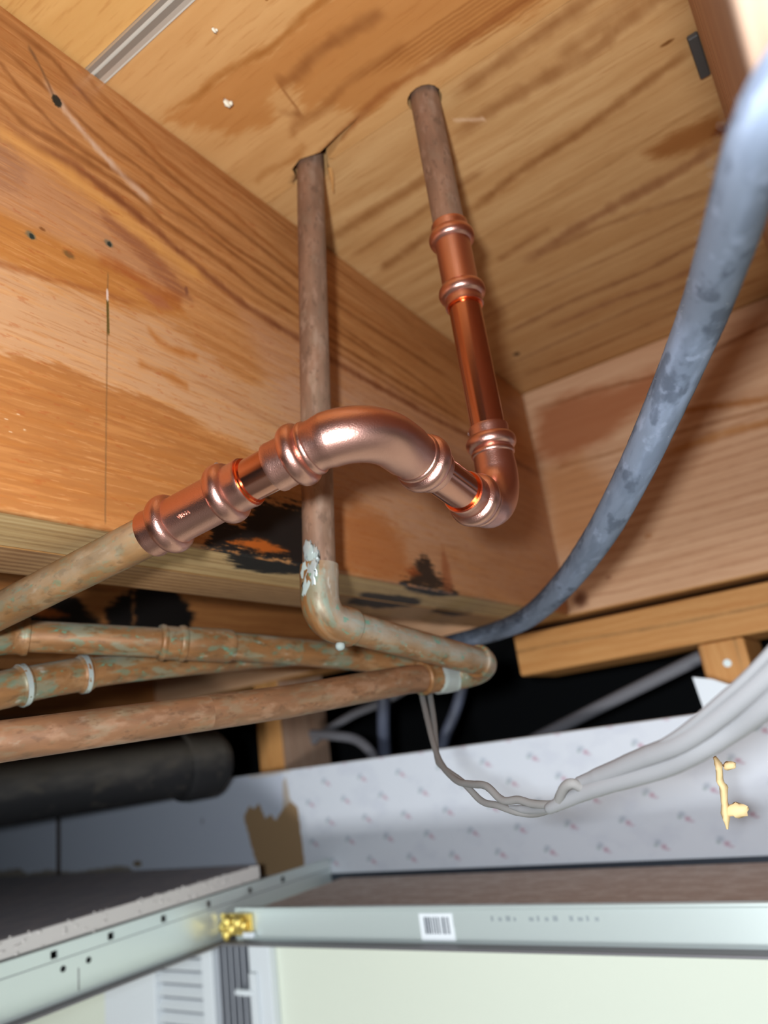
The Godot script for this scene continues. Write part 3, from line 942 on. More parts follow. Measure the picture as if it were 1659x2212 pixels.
func coupling(path: PackedVector3Array, lip0: Vector3, bead0: Vector3, bead1: Vector3, lip1: Vector3) -> ArrayMesh:
	var a := along(path, lip0)
	var d := along(path, lip1)
	var out := [a, 0.0078, a, 0.00925, a + 0.0008, 0.0094, a + 0.002, 0.0092]
	bead(out, along(path, bead0), 0.0036, 0.0091, 0.0116)
	out.append_array([along(path, bead0) + 0.0046, 0.00895])
	out.append_array([along(path, bead1) - 0.0046, 0.00895])
	bead(out, along(path, bead1), 0.0036, 0.0091, 0.0116)
	out.append_array([d - 0.002, 0.0092, d - 0.0008, 0.0094, d, 0.00925, d, 0.0078])
	return sweep(path, out, 48)

func elbow(path: PackedVector3Array, lip0: Vector3, bead0: Vector3, bead1: Vector3, lip1: Vector3, body: float) -> ArrayMesh:
	var a := along(path, lip0)
	var b := along(path, bead0)
	var c := along(path, bead1)
	var d := along(path, lip1)
	var out := [a, 0.0078, a, 0.00915, a + 0.001, 0.0093, a + 0.0022, 0.00915]
	bead(out, b, 0.0034, 0.0091, 0.0116)
	out.append_array([b + 0.0038, 0.0092])
	bead(out, b + 0.0052, 0.0013, 0.0093, 0.0100)
	out.append_array([b + 0.0085, 0.00925, b + 0.012, body])
	out.append_array([c - 0.012, body, c - 0.0085, 0.00925])
	bead(out, c - 0.0052, 0.0013, 0.0093, 0.0100)
	out.append_array([c - 0.0038, 0.0092])
	bead(out, c, 0.0034, 0.0091, 0.0116)
	out.append_array([d - 0.0022, 0.00915, d - 0.001, 0.0093, d, 0.00915, d, 0.0078])
	return sweep(path, out, 56)

func part_of(path: PackedVector3Array, a: float, b: float, r: float, segs := 40, wobble := 0.0) -> ArrayMesh:
	return sweep(path, [a, r, b, r], segs, wobble)

func build_copper() -> void:
	# ---- the repaired line: old riser, press fittings, bright new pipe, old pipe, tee, corroded branch
	var top := Vector3(-0.1237, 0.347, -0.2969)
	var c2 := Vector3(-0.1245, 0.088, -0.2969)
	var c1 := Vector3(-0.1237, 0.1057, -0.1915)
	var l := Vector3(-0.2214, 0.088, -0.1766)
	var far := Vector3(-0.352, 0.0762, -0.1722)
	var run := func(t: float) -> Vector3: return c1.lerp(l, t)
	var rise := func(y: float) -> Vector3: return Vector3(-0.1237, y, -0.2969)
	var t1 := thing("copper_line", "bright new copper pipe with press fittings, joined to tarnished old pipe at both ends", "pipe")
	var path := rounded([top, c2, c1, l, far], 0.0215, 6.0)
	var s := func(p: Vector3) -> float: return along(path, p)
	obj("riser_pipe", part_of(path, 0.0, s.call(rise.call(0.236)), PIPE), M.aged, t1).set_meta("label", "tarnished brown riser")
	obj("press_coupling", coupling(path, rise.call(0.2475), rise.call(0.2395), rise.call(0.2075), rise.call(0.1995)), M.fitting, t1)
	obj("new_pipe", part_of(path, s.call(rise.call(0.225)), s.call(rise.call(0.12)), PIPE), M.copper, t1)
	var z2 := func(t: float) -> Vector3: return c1.lerp(c2, t)
	obj("press_elbow", elbow(path, rise.call(0.1345), rise.call(0.1265), z2.call(0.725), z2.call(0.635), 0.0095), M.fitting, t1)
	obj("new_pipe", part_of(path, s.call(z2.call(0.72)), s.call(z2.call(0.34)), PIPE), M.copper, t1)
	obj("press_elbow", elbow(path, z2.call(0.425), z2.call(0.355), run.call(0.265), run.call(0.37), 0.0099), M.fitting, t1)
	obj("new_pipe", part_of(path, s.call(run.call(0.3)), s.call(run.call(0.62)), PIPE), M.copper, t1)
	var cp := obj("press_coupling", coupling(path, run.call(0.485), run.call(0.585), run.call(0.855), run.call(0.95)), M.fitting, t1)
	for q in [[z2.call(0.640), z2.call(0.628)], [run.call(0.49), run.call(0.475)], [rise.call(0.1995), rise.call(0.1985)]]:
		var a: float = s.call(q[0])
		var b: float = s.call(q[1])
		obj("seal_ring", sweep(path, [minf(a, b), 0.0087, maxf(a, b), 0.0087], 40), M.lip, t1).set_meta("label", "orange sealing ring at the mouth of a fitting")
	# beads of water left on the upper lips
	for q in [[run.call(0.30), 0.0118], [run.call(0.60), 0.0118], [rise.call(0.1335), 0.0096]]:
		obj("water_bead", ball(q[0] + Vector3(0.0, q[1] * 0.94, q[1] * 0.2) if q[1] > 0.01 else q[0] + Vector3(-q[1] * 0.93, 0.0, q[1] * 0.3), Vector3.ONE * 0.0011, 2.0, 0.1), M.water, t1)
	# raised marks on the coupling
	var text := TextMesh.new()
	text.text = "VIEGA"
	text.font_size = 16
	text.pixel_size = 0.00012
	text.depth = 0.00025
	var mark := MeshInstance3D.new()
	mark.name = "raised_mark"
	mark.mesh = text
	mark.material_override = M.fitting
	var ax: Vector3 = (c1 - l).normalized()
	var mid: Vector3 = run.call(0.73)
	var look: Vector3 = (Vector3(0, 0.02, 0) - mid)
	look = (look - ax * look.dot(ax)).normalized()
	var bas := Basis(ax, look.cross(ax), look)
	mark.transform = Transform3D(bas, mid + look * 0.00905)
	cp.add_child(mark)
	obj("old_pipe", part_of(path, s.call(run.call(0.84)), length_of(path) - 0.004, PIPE), M.tarnish, t1).set_meta("label", "dull old pipe with green specks")
	# tee beyond the frame and the branch that runs back under the joists
	var br := [Vector3(-0.352, 0.0762, -0.158), Vector3(-0.352, 0.0765, -0.19), Vector3(-0.3502, 0.0775, -0.2087), Vector3(-0.3207, 0.0709, -0.2673), Vector3(-0.3053, 0.0672, -0.3033), Vector3(-0.2814, 0.0582, -0.3837), Vector3(-0.2540, 0.0475, -0.4300)]
	var bp := smooth(br, 6)
	var bs := func(p: Vector3) -> float: return along(bp, p)
	var b0: float = bs.call(br[2])
	obj("tee", sweep(bp, [0.0, 0.0090, b0 - 0.004, 0.0090, b0 - 0.002, 0.0098, b0, 0.0096, b0, 0.007], 32, 0.02), M.green, t1)
	obj("tee_run", sweep(PackedVector3Array([Vector3(-1.2, 0.066, -0.160), Vector3(-0.372, 0.0755, -0.1718), Vector3(-0.330, 0.0775, -0.1728)]), [0.0, PIPE, 0.804, PIPE, 0.804, 0.0094, 0.870, 0.0094], 32), M.green, t1)
	var b1: float = bs.call(Vector3(-0.3215, 0.071, -0.2655))
	var b2: float = bs.call(Vector3(-0.3053, 0.0672, -0.3033))
	obj("branch_pipe", part_of(bp, b0 - 0.006, length_of(bp), PIPE, 32, 0.015), M.green, t1)
	var prof := [b1, 0.0075, b1, 0.0093]
	bead(prof, b1 + 0.002, 0.0016, 0.0092, 0.0099)
	prof.append_array([b1 + 0.008, 0.0090])
	bead(prof, b1 + 0.0125, 0.0022, 0.0090, 0.0100)
	prof.append_array([b1 + 0.018, 0.0092, b2 - 0.003, 0.0093, b2 - 0.001, 0.0091, b2, 0.0085, b2, 0.0075])
	obj("coupling", sweep(bp, prof, 32, 0.02), M.green, t1)

	# ---- the tarnished drop with its green elbow, and the pipe that returns under it to the left
	var t2 := thing("copper_line", "tarnished vertical copper pipe with a crusted elbow, doubling back left as a long brown pipe", "pipe")
	var d0 := Vector3(-0.2008, 0.347, -0.2938)
	var d1 := Vector3(-0.2135, 0.0614, -0.2702)
	var k1 := Vector3(-0.1965, 0.0392, -0.4035)
	var k2 := Vector3(-0.2195, 0.0368, -0.4040)
	var dp := rounded([d0, d1, k1, k2, Vector3(-0.2293, 0.0359, -0.3629), Vector3(-0.2507, 0.0289, -0.2839), Vector3(-0.2899, 0.0230, -0.1621), Vector3(-0.335, 0.0165, -0.02), Vector3(-0.38, 0.006, 0.30)], 0.0112, 8.0)
	var ds := func(p: Vector3) -> float: return along(dp, p)
	var e0: float = ds.call(d1 + (d0 - d1).normalized() * 0.026)
	var e1: float = ds.call(d1 + (k1 - d1).normalized() * 0.020)
	obj("drop_pipe", part_of(dp, 0.0, e0 + 0.004, PIPE), M.aged, t2)
	obj("elbow", sweep(dp, [e0, 0.0080, e0, 0.0092, e0 + 0.004, 0.0094, e0 + 0.010, 0.0092, e1 - 0.010, 0.0092, e1 - 0.003, 0.0095, e1, 0.0093, e1, 0.0080], 40, 0.03), M.green, t2).set_meta("label", "elbow crusted green and white")
	var f0: float = ds.call(k1.lerp(d1, 0.10))
	var f1: float = ds.call(k2.lerp(Vector3(-0.2293, 0.0359, -0.3629), 0.75))
	obj("arm_pipe", part_of(dp, e1 - 0.003, f0 + 0.003, PIPE, 36, 0.012), M.green, t2)
	prof = [f0, 0.0079, f0, 0.0091]
	bead(prof, f0 + 0.0018, 0.0016, 0.0090, 0.0097)
	prof.append_array([f0 + 0.006, 0.0090, f1 - 0.004, 0.0090])
	bead(prof, f1 - 0.0018, 0.0016, 0.0090, 0.0098)
	prof.append_array([f1, 0.0090, f1, 0.0079])
	obj("return_bend", sweep(dp, prof, 36, 0.02), M.green, t2)
	obj("solder_joint", sweep(dp, [f1 - 0.030, 0.0085, f1 - 0.028, 0.0096, f1 - 0.014, 0.0098, f1 - 0.011, 0.0088], 32, 0.05), M.solder, t2).set_meta("label", "bright silvery solder")
	obj("run_pipe", part_of(dp, f1 - 0.004, length_of(dp), PIPE, 36), M.brown, t2)
	obj("drip", ball(d1 + (k1 - d1).normalized() * 0.012 + Vector3(0, -0.0105, 0.001), Vector3(0.0024, 0.0022, 0.0024)), M.scale, t2)
	var rng := RandomNumberGenerator.new()
	rng.seed = 8
	for k in 7:
		var at: Vector3 = d1 + (d0 - d1).normalized() * rng.randf_range(0.008, 0.034)
		var dir := Vector3(rng.randf_range(-0.2, 0.5), 0, 1).normalized()
		obj("crust", ball(at + dir * 0.0088, Vector3(0.0026, 0.0044, 0.0007), k * 3.0, 1.2), M.scale if k % 2 else M.solder, t2)

	# ---- a third old pipe, lower left
	var t3 := thing("copper_line", "green-stained old pipe with pale solder collars, crossing under the branch at lower left", "pipe")
	var lp := smooth([Vector3(-0.48, 0.030, 0.40), Vector3(-0.41, 0.036, 0.05), Vector3(-0.370, 0.044, -0.150), Vector3(-0.3608, 0.0500, -0.1878), Vector3(-0.3570, 0.0545, -0.2102), Vector3(-0.3530, 0.0590, -0.2388), Vector3(-0.3445, 0.0630, -0.2799), Vector3(-0.3350, 0.0700, -0.3821), Vector3(-0.326, 0.076, -0.5)], 6)
	var q0: float = along(lp, Vector3(-0.3570, 0.0540, -0.2102))
	var q1: float = along(lp, Vector3(-0.3520, 0.0595, -0.2430))
	obj("pipe", part_of(lp, 0.0, length_of(lp), PIPE, 32, 0.01), M.green, t3)
	prof = [q0 - 0.045, PIPE, q0 - 0.045, 0.0092, q0 - 0.002, 0.0092]
	bead(prof, q0, 0.003, 0.0090, 0.0104)
	prof.append_array([q0 + 0.005, 0.0088, q1 - 0.005, 0.0088])
	bead(prof, q1 - 0.002, 0.003, 0.0088, 0.0101)
	prof.append_array([q1 + 0.002, 0.0088, q1 + 0.002, 0.0078])
	obj("fitting", sweep(lp, prof, 32, 0.03), M.green, t3)
	for q in [[q0, 0.0105], [q1 - 0.002, 0.0102]]:
		obj("solder_collar", sweep(lp, [q[0] - 0.0022, 0.0085, q[0] - 0.0012, q[1], q[0] + 0.0012, q[1], q[0] + 0.0022, 0.0085], 28, 0.05), M.solder, t3)

	# ---- black drain
	var t4 := thing("drain_pipe", "thick black plastic drain pipe with dust on its top, at left above the grid", "pipe")
	var dr := PackedVector3Array([Vector3(-0.83, 0.0112, 0.20), Vector3(-0.6837, 0.0120, -0.3831), Vector3(-0.6420, 0.0122, -0.5582), Vector3(-0.632, 0.0124, -0.600)])
	var total := length_of(dr)
	obj("pipe", sweep(dr, [0.0, 0.0302, total - 0.01, 0.0302], 48), M.abs_dust, t4)
	obj("hub", sweep(dr, [total - 0.050, 0.0302, total - 0.050, 0.0345, total - 0.047, 0.0355, total - 0.016, 0.0355, total - 0.010, 0.0335, total, 0.025], 48), M.abs_dust, t4)

func build_grid() -> void:
	# main tee of the ceiling grid, along the joists
	var t := thing("main_tee", "white metal ceiling main tee with square slots, running from lower left to the joint", "ceiling tee")
	var z0 := WZ + 0.0015
	var z1 := 2.0
	obj("web", board(Vector3(-0.5486, FY + 0.001, z0), Vector3(-0.5474, -0.1106, z1), 2, 0.0, M.zinc), null, t)
	var slots := [-0.3483, -0.3953, -0.4453, -0.4945, -0.545, -0.59]
	var from := z1
	for z in slots:   # the upper web, pierced by slots
		obj("upper_web", board(Vector3(-0.5486, -0.1098, z + 0.0028), Vector3(-0.5470, -0.1010, from), 2, 0.0, M.zinc), null, t)
		obj("upper_web", board(Vector3(-0.5486, -0.1032, z - 0.0028), Vector3(-0.5470, -0.1010, z + 0.0028), 2, 0.0, M.zinc), null, t)
		obj("upper_web", board(Vector3(-0.5486, -0.1098, z - 0.0028), Vector3(-0.5470, -0.1082, z + 0.0028), 2, 0.0, M.zinc), null, t)
		from = z - 0.0028
	obj("upper_web", board(Vector3(-0.5486, -0.1098, z0), Vector3(-0.5470, -0.1010, from), 2, 0.0, M.zinc), null, t)
	obj("stitch_line", board(Vector3(-0.5488, -0.1107, z0), Vector3(-0.5478, -0.1097, z1), 2, 0.0, M.zinc_dull), null, t)
	obj("bulb", board(Vector3(-0.5510, -0.1012, z0), Vector3(-0.5456, -0.0998, z1), 2, 0.0005, M.zinc), null, t)
	obj("flange", board(Vector3(-0.5600, FY - 0.0008, z0), Vector3(-0.5360, FY + 0.0010, z1), 2, 0.0004, M.under), null, t)
	for q in [[-0.1167, -0.3554], [-0.1167, -0.376]]:
		obj("punched_hole", tube([Vector3(-0.5476, q[0], q[1]), Vector3(-0.5471, q[0], q[1])], 0.0021, 16), M.hole, t)
	obj("pen_mark", board(Vector3(-0.5474, -0.134, -0.3682), Vector3(-0.54725, -0.1195, -0.3673), 1, 0.0, M.under), null, t)
	# cross tee
	var c := thing("cross_tee", "shiny metal cross tee with a barcode sticker, running right from the joint", "ceiling tee")
	obj("web", board(Vector3(-0.530, FY + 0.001, -0.5086), Vector3(0.75, -0.1142, -0.5074), 0, 0.0, M.zinc), null, c)
	obj("bulb", board(Vector3(-0.528, -0.1148, -0.5104), Vector3(0.75, -0.1118, -0.5056), 0, 0.0008, M.zinc), null, c)
	obj("flange", board(Vector3(-0.536, FY - 0.0008, -0.520), Vector3(0.75, FY + 0.0012, -0.496), 0, 0.0005, M.under), null, c)
	var p := Paint.new(0, 30, 0, 18, 8.0, 111)
	p.plain(c8(236, 238, 240))
	var x := 4.0
	var rng := RandomNumberGenerator.new()
	rng.seed = 4
	while x < 24.0:
		var wd := rng.randf_range(0.5, 1.9)
		for j in p.h:
			if j > 34 and j < 124:
				for i in range(int(x * 8), int((x + wd) * 8)):
					p._mix((j * p.w + i) * 3, c8(70, 74, 84), 0.9)
		x += wd + rng.randf_range(0.5, 1.3)
	var pm := p.material(0.5)
	pm.uv1_offset = Vector3(0.3397 * 1000.0 / 30.0, 0.1350 * 1000.0 / 18.0, 0)
	obj("barcode_sticker", board(Vector3(-0.3397, -0.1350, -0.5074), Vector3(-0.3112, -0.1172, -0.5071), 0, 0.0, pm), null, c).set_meta("label", "white barcode sticker")
	# faint ink marks of a printed line that cannot be read
	for k in 15:
		if k % 5 == 4:
			continue
		obj("ink_mark", board(Vector3(-0.2805 + k * 0.0058, -0.1222, -0.50740), Vector3(-0.2805 + k * 0.0058 + 0.002 + 0.0016 * ((k * 7) % 3) / 2.0, -0.1190 - 0.0008 * (k % 2), -0.50733), 0, 0.0, M.ink), null, c)
	# brass clip at the joint
	var b := thing("brass_clip", "small lumpy brass clip where the two ceiling tees meet", "clip")
	for q in [[-0.5345, -0.1245, -0.4985, 0.0052], [-0.5290, -0.1205, -0.4965, 0.0048], [-0.5250, -0.1260, -0.4975, 0.0046], [-0.5200, -0.1220, -0.5000, 0.0050], [-0.5300, -0.1300, -0.4960, 0.0040], [-0.5155, -0.1245, -0.5020, 0.0038]]:
		obj("lug", ball(Vector3(q[0], q[1], q[2]), Vector3(q[3], q[3] * 1.1, q[3] * 0.8), q[0] * 900.0, 0.55), M.brass, b)
	obj("plate", board(Vector3(-0.545, -0.133, -0.5065), Vector3(-0.508, -0.116, -0.5045), 0, 0.0006, M.brass), null, b)
	var bt := obj("end_tab", board(Vector3(-0.5175, -0.1345, -0.5060), Vector3(-0.5050, -0.1295, -0.5015), 0, 0.0012, M.white), null)
	tag(bt, "small bright white tab at the left end of the cross tee", "tab")
	# wall angle and boards
	var w := thing("wall_angle", "thin dark metal angle along the foot of the wallpaper", "trim")
	obj("leg", board(Vector3(-0.70, FY, WZ + 0.0004), Vector3(0.75, -0.1150, WZ + 0.0014), 0, 0.0, M.angle), null, w)
	obj("lip", board(Vector3(-0.70, FY - 0.0008, WZ + 0.0004), Vector3(0.75, FY + 0.0004, WZ + 0.022), 0, 0.0, M.under), null, w)
	tag(obj("ceiling_board", board(Vector3(-0.532, FY + 0.0014, -0.662), Vector3(0.75, -0.1190, -0.5125), 0, 0.001, M.board_back), null), "narrow brown-backed board lying between the cross tee and the wallpaper", "ceiling board")
	var tile := thing("drywall_panel", "loose drywall panel with a chalky white cut edge, lying on the main tee at left", "drywall panel")
	obj("sheet", board(Vector3(-1.165, -0.0993, -0.5605), Vector3(-0.5478, -0.0866, 0.25), 2, 0.0012, M.paper_back, {"x+": M.gypsum, "z-": M.gypsum}), null, tile)
	var crumbs := RandomNumberGenerator.new()
	crumbs.seed = 12
	for k in 26:
		obj("crumb", ball(Vector3(-0.5478 + crumbs.randf_range(-0.002, 0.0004), -0.0866 + crumbs.randf_range(-0.0005, 0.0006), crumbs.randf_range(-0.55, -0.30)), Vector3.ONE * crumbs.randf_range(0.0004, 0.0011 if k else 0.0022), k * 2.0, 0.6), M.gypsum, tile)
	for k in 40:
		obj("crumb", ball(Vector3(-0.5476, -0.0866 - crumbs.randf_range(0.001, 0.012), crumbs.randf_range(-0.55, -0.30)), Vector3(0.0006, crumbs.randf_range(0.0006, 0.0014), crumbs.randf_range(0.0006, 0.002)), k * 2.0, 0.6), M.gypsum, tile)
	# louvred vent on the painted wall
	var v := thing("wall_vent", "white louvred wall vent with slats beside dark upright vanes and a lever", "vent")
	var lo := -0.66
	var hi := -0.165
	var z := WZ
	obj("frame", board(Vector3(-0.918, lo, z), Vector3(-0.8205, hi, z + 0.014), 1, 0.002, M.white), null, v)
	obj("frame", board(Vector3(-0.7385, lo, z), Vector3(-0.7195, hi, z + 0.016), 1, 0.002, M.white), null, v)
	obj("frame", board(Vector3(-0.6670, lo, z), Vector3(-0.6350, hi, z + 0.012), 1, 0.002, M.white), null, v)
	obj("frame", board(Vector3(-0.8205, hi - 0.012, z), Vector3(-0.6670, hi, z + 0.012), 0, 0.002, M.white), null, v)
	obj("frame", board(Vector3(-0.8205, lo, z), Vector3(-0.6670, lo + 0.02, z + 0.012), 0, 0.002, M.white), null, v)
	obj("back_plate", board(Vector3(-0.8205, lo, z + 0.0004), Vector3(-0.7385, hi, z + 0.0012), 1, 0.0, M.vane), null, v)
	obj("dark_opening", board(Vector3(-0.7195, lo, z + 0.0004), Vector3(-0.6670, hi, z + 0.0012), 1, 0.0, M.slate), null, v)
	var lv := board(Vector3(-0.041, -0.0058, -0.0009), Vector3(0.041, 0.0058, 0.0009), 0, 0.0006, M.white)
	for k in 33:
		var o := obj("louver", lv, null, v)
		o.position = Vector3(-0.7795, -0.1905 - k * 0.0138, z + 0.0075)
		o.rotation_degrees.x = -34.0
	var vane := board(Vector3(-0.0007, lo + 0.02, -0.006), Vector3(0.0007, hi - 0.012, 0.006), 1, 0.0, M.vane)
	for k in 5:
		var o := obj("vane", vane, null, v)
		o.position = Vector3(-0.7145 + k * 0.0096, 0, z + 0.0072)
		o.rotation_degrees.y = 24.0
	obj("lever_plate", board(Vector3(-0.6640, -0.262, z + 0.012), Vector3(-0.6530, -0.207, z + 0.016), 1, 0.001, M.white), null, v)
	obj("lever", tube([Vector3(-0.659, -0.226, z + 0.015), Vector3(-0.668, -0.2245, z + 0.020), Vector3(-0.677, -0.2235, z + 0.022)], 0.0030, 14), M.white, v)

func build_cables() -> void:
	var cab := smooth([Vector3(0.03, 0.0885, -0.085), Vector3(0.0175, 0.0890, -0.108), Vector3(0.0071, 0.0894, -0.1235), Vector3(-0.0057, 0.1040, -0.1800), Vector3(-0.0214, 0.1140, -0.2352), Vector3(-0.0470, 0.1083, -0.2832), Vector3(-0.0737, 0.0966, -0.3204), Vector3(-0.1052, 0.0849, -0.3608), Vector3(-0.1462, 0.0761, -0.4127), Vector3(-0.1911, 0.0701, -0.4610), Vector3(-0.2402, 0.0714, -0.5040), Vector3(-0.3001, 0.0753, -0.5392), Vector3(-0.36, 0.077, -0.575)], 8)
	var t := thing("power_cable", "thick dark grey cable furred with pale dust, hanging from upper right across the bay", "cable")
	obj("jacket", sweep(cab, [0.0, 0.0054, 0.045, 0.0056, 0.10, 0.0066, 0.16, 0.0075, 0.30, 0.0077, 0.38, 0.0073, length_of(cab), 0.0062], 32, 0.02), M.cable, t)
	# fine dust standing off its edge
	var st := SurfaceTool.new()
	st.begin(Mesh.PRIMITIVE_TRIANGLES)
	var rng := RandomNumberGenerator.new()
	rng.seed = 77
	for k in 900:
		var i := rng.randi_range(16, cab.size() - 20)
		var a := cab[i].lerp(cab[i + 1], rng.randf())
		var tg := (cab[i + 1] - cab[i]).normalized()
		var e := Vector3(rng.randfn(), rng.randfn(), rng.randfn())
		e = (e - tg * e.dot(tg)).normalized()
		if e.y < -0.4 and rng.randf() < 0.6:
			e.y = -e.y
		var hgt := rng.randf_range(0.0003, 0.0009)
		var wd := tg * rng.randf_range(0.0001, 0.00025)
		var root := a + e * 0.0070
		var tip := root + e * hgt + Vector3(rng.randfn(), rng.randfn(), rng.randfn()) * 0.0002
		tri(st, [root - wd, root + wd, tip], [e, e, e], [Vector2.ZERO, Vector2.ZERO, Vector2.ZERO])
	var fz := obj("dust_fuzz", st.commit(), M.crust, t)
	fz.set_meta("kind", "stuff")
	# two grey-white sheathed cables, one with two bared twisted wires
	var w := thing("sheathed_cable", "lower white cable at right that ends in two dusty twisted wires", "cable")
	var s1 := smooth([Vector3(-0.1101, -0.0264, -0.2531), Vector3(-0.1084, -0.0257, -0.2515), Vector3(-0.0909, -0.0207, -0.2457), Vector3(-0.0667, -0.0163, -0.2358), Vector3(-0.0532, -0.0123, -0.2291), Vector3(-0.0407, -0.0071, -0.2239), Vector3(-0.0299, -0.0019, -0.2163), Vector3(-0.0162, 0.0060, -0.2072), Vector3(0.02, 0.028, -0.185)], 7)
	obj("sheath", sweep(s1, [0.0, 0.0018, 0.010, 0.0024, 0.024, 0.0030, length_of(s1), 0.0032], 24, 0.04), M.sheath, w)
	var wa := smooth([Vector3(-0.2532, 0.0504, -0.4292), Vector3(-0.2428, 0.0374, -0.3990), Vector3(-0.2157, 0.0110, -0.3561), Vector3(-0.1922, -0.0077, -0.3221), Vector3(-0.1698, -0.0164, -0.2961), Vector3(-0.1553, -0.0180, -0.2835), Vector3(-0.1449, -0.0187, -0.2754), Vector3(-0.1354, -0.0237, -0.2684), Vector3(-0.1267, -0.0238, -0.2640), Vector3(-0.1198, -0.0251, -0.2602), Vector3(-0.1106, -0.0254, -0.2549), Vector3(-0.1000, -0.0241, -0.2499)], 7)
	obj("wire", sweep(wa, [0.0, 0.0019, length_of(wa) * 0.5, 0.0015, length_of(wa), 0.0014], 14, 0.08), M.wire, w)
	var wb := smooth([Vector3(-0.2495, 0.0498, -0.4330), Vector3(-0.2404, 0.0370, -0.4050), Vector3(-0.2152, 0.0106, -0.3615), Vector3(-0.1954, -0.0068, -0.3260), Vector3(-0.1851, -0.0114, -0.3131), Vector3(-0.1650, -0.0175, -0.2933), Vector3(-0.1516, -0.0245, -0.2821), Vector3(-0.1409, -0.0260, -0.2745), Vector3(-0.1321, -0.0280, -0.2696), Vector3(-0.1231, -0.0290, -0.2658), Vector3(-0.1119, -0.0271, -0.2572), Vector3(-0.1005, -0.0244, -0.2510)], 7)
	obj("wire", sweep(wb, [0.0, 0.0019, length_of(wb) * 0.5, 0.0014, length_of(wb), 0.0013], 14, 0.08), M.wire, w)
	var film := smooth([Vector3(-0.1330, -0.0264, -0.2688), Vector3(-0.1223, -0.0275, -0.2640), Vector3(-0.1091, -0.0262, -0.2545)], 6)
	obj("loose_sheath", sweep(film, [0.0, 0.0005, 0.006, 0.0014, length_of(film), 0.0018], 16, 0.1), M.sheath, w)
	var u := thing("sheathed_cable", "upper white cable at right that ends in a short dark dusty stub", "cable")
	var s2 := smooth([Vector3(-0.0961, -0.0186, -0.2470), Vector3(-0.0868, -0.0168, -0.2434), Vector3(-0.0703, -0.0127, -0.2350), Vector3(-0.0558, -0.0092, -0.2270), Vector3(-0.0424, -0.0033, -0.2200), Vector3(-0.0277, 0.0046, -0.2115), Vector3(-0.0142, 0.0128, -0.2033), Vector3(0.02, 0.036, -0.183)], 7)
	obj("sheath", sweep(s2, [0.0, 0.0017, 0.009, 0.0026, 0.034, 0.0030, length_of(s2), 0.0024], 24, 0.04), M.sheath, u)
	var s3 := smooth([Vector3(-0.0800, -0.0150, -0.2390), Vector3(-0.0702, -0.0120, -0.2340), Vector3(-0.0558, -0.0068, -0.2255), Vector3(-0.0411, 0.0005, -0.2165), Vector3(-0.0264, 0.0090, -0.2078), Vector3(0.01, 0.034, -0.186)], 6)
	obj("ground_wire", sweep(s3, [0.0, 0.0012, length_of(s3), 0.0014], 16, 0.04), M.sheath, u)
	obj("stub", sweep(smooth([Vector3(-0.1048, -0.0235, -0.2485), Vector3(-0.1005, -0.0196, -0.2450), Vector3(-0.0970, -0.0185, -0.2439), Vector3(-0.0942, -0.0204, -0.2460), Vector3(-0.0879, -0.0185, -0.2445)], 6), [0.0, 0.0016, 0.017, 0.0017], 14, 0.15), M.wire, u)
	obj("stub", sweep(smooth([Vector3(-0.1041, -0.0229, -0.2506), Vector3(-0.0992, -0.0222, -0.2505), Vector3(-0.0942, -0.0196, -0.2485), Vector3(-0.0885, -0.0180, -0.2460)], 6), [0.0, 0.0014, 0.015, 0.0014], 14, 0.15), M.wire, u)
	# cables in the dark gap
	var g := obj("gap_cable", tube([Vector3(-0.345, -0.018, -0.735), Vector3(-0.3148, -0.0082, -0.735), Vector3(-0.2187, 0.0189, -0.7235), Vector3(-0.1368, 0.0420, -0.7194)], 0.0062, 20), M.grey)
	tag(g, "straight grey cable slanting up to the stud through the dark gap at right", "cable")
	g = obj("gap_cable", sweep(smooth([Vector3(-0.482, 0.10, -0.735), Vector3(-0.4867, 0.0701, -0.7213), Vector3(-0.5003, 0.0303, -0.7276), Vector3(-0.5165, -0.0102, -0.7451), Vector3(-0.53, -0.06, -0.76)], 5), [0.0, 0.0072, 0.16, 0.0072], 18), M.bluegrey)
	tag(g, "blue-grey cable hanging straight down in the gap, left of the twisted wires", "cable")
	g = obj("gap_cable", sweep(smooth([Vector3(-0.38, 0.10, -0.73), Vector3(-0.3882, 0.0593, -0.7254), Vector3(-0.4027, 0.0320, -0.7265), Vector3(-0.4261, -0.0037, -0.7251), Vector3(-0.45, -0.05, -0.73)], 5), [0.0, 0.0062, 0.16, 0.0062], 18), M.bluegrey)
	tag(g, "blue-grey cable leaning in the gap, right behind the twisted wires", "cable")
	g = obj("gap_cable", sweep(smooth([Vector3(-0.60, 0.030, -0.72), Vector3(-0.5538, 0.0231, -0.7042), Vector3(-0.5230, 0.0156, -0.7016), Vector3(-0.5015, 0.0014, -0.6957), Vector3(-0.4941, -0.0159, -0.6945), Vector3(-0.488, -0.06, -0.70)], 5), [0.0, 0.0055, 0.16, 0.0055], 18), M.grey)
	tag(g, "grey cable bending down beside the knotted stud", "cable")
	g = obj("gap_cable", sweep(smooth([Vector3(-0.611, 0.022, -0.735), Vector3(-0.5977, 0.0266, -0.7296), Vector3(-0.5461, 0.0441, -0.7307), Vector3(-0.4985, 0.0533, -0.7325), Vector3(-0.44, 0.07, -0.73)], 5), [0.0, 0.0050, 0.17, 0.0050], 18), M.grey)
	tag(g, "thin dim cable rising from the knotted stud toward the brown pipe", "cable")

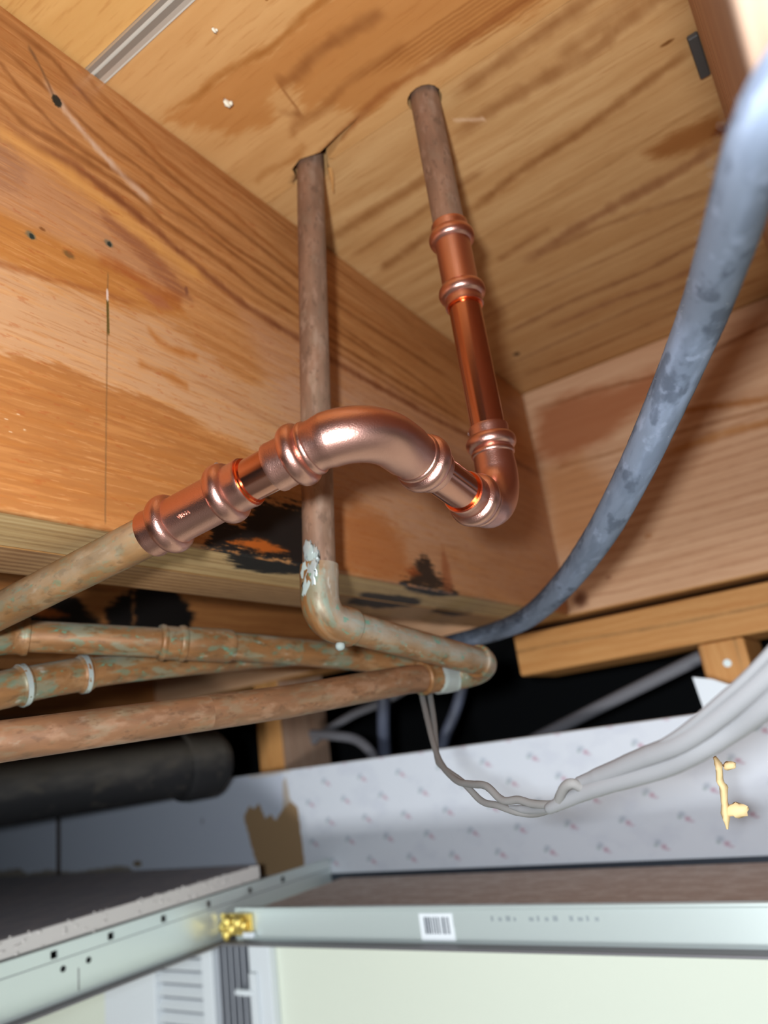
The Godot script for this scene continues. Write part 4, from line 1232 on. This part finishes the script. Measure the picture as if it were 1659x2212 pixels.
func build_small() -> void:
	var s := thing("wood_splinter", "pale splinter dangling in front of the wallpaper below the white cables", "splinter")
	var sp := smooth([Vector3(-0.0713, -0.0207, -0.3354), Vector3(-0.0709, -0.0250, -0.3366), Vector3(-0.0722, -0.0300, -0.3382), Vector3(-0.0719, -0.0335, -0.3392), Vector3(-0.0737, -0.0414, -0.3414), Vector3(-0.0752, -0.0488, -0.3432)], 5)
	obj("sliver", sweep(sp, [0.0, 0.0010, 0.004, 0.0026, 0.009, 0.0021, 0.013, 0.0027, 0.020, 0.0022, 0.0255, 0.0024, length_of(sp), 0.0008], 9, 0.45, 0.6), M.splinter, s)
	obj("chip", ball(Vector3(-0.0696, -0.0420, -0.3421), Vector3(0.0048, 0.0028, 0.0022), 3.0, 0.5), M.splinter, s)
	obj("chip", ball(Vector3(-0.0672, -0.0248, -0.3386), Vector3(0.0026, 0.0016, 0.0015), 6.0, 0.5), M.splinter, s)
	var n := obj("steel_shim", board(Vector3(0.0012, 0.3262, -0.3875), Vector3(0.0068, 0.3298, -0.3555), 2, 0.0008, M.iron), null)
	tag(n, "dark grey steel shim wedged between the subfloor and the joist at upper right", "shim")
	for q in [[Vector3(-0.2023, 0.3275, -0.226), "larger pale fleck of fluff stuck to the subfloor above the joist", 0.0024], [Vector3(-0.1779, 0.3285, -0.1943), "smaller pale fleck of fluff on the subfloor, nearer the metal strip", 0.0014]]:
		var f := thing("lint_fleck", q[1], "fluff", "flecks of fluff on the subfloor")
		obj("tuft", ball(q[0], Vector3(q[2] * 0.5, q[2] * 0.8, q[2] * 1.1), q[2] * 2000.0, 0.7), M.fluff, f)
		obj("tuft", ball(q[0] + Vector3(q[2] * 0.5, 0.0006, -q[2] * 0.7), Vector3(q[2] * 0.35, q[2] * 0.5, q[2] * 0.5), q[2] * 900.0, 0.7), M.fluff, f)
	var hang := thing("wood_splinter", "thin pale splinter torn down beside the hole of the tarnished drop pipe", "splinter")
	obj("sliver", sweep(PackedVector3Array([Vector3(-0.1925, 0.3305, -0.2995), Vector3(-0.1955, 0.3280, -0.3050), Vector3(-0.2005, 0.3248, -0.3120)]), [0.0, 0.0014, 0.006, 0.0012, 0.016, 0.0003], 8, 0.2, 0.5), M.pine, hang)
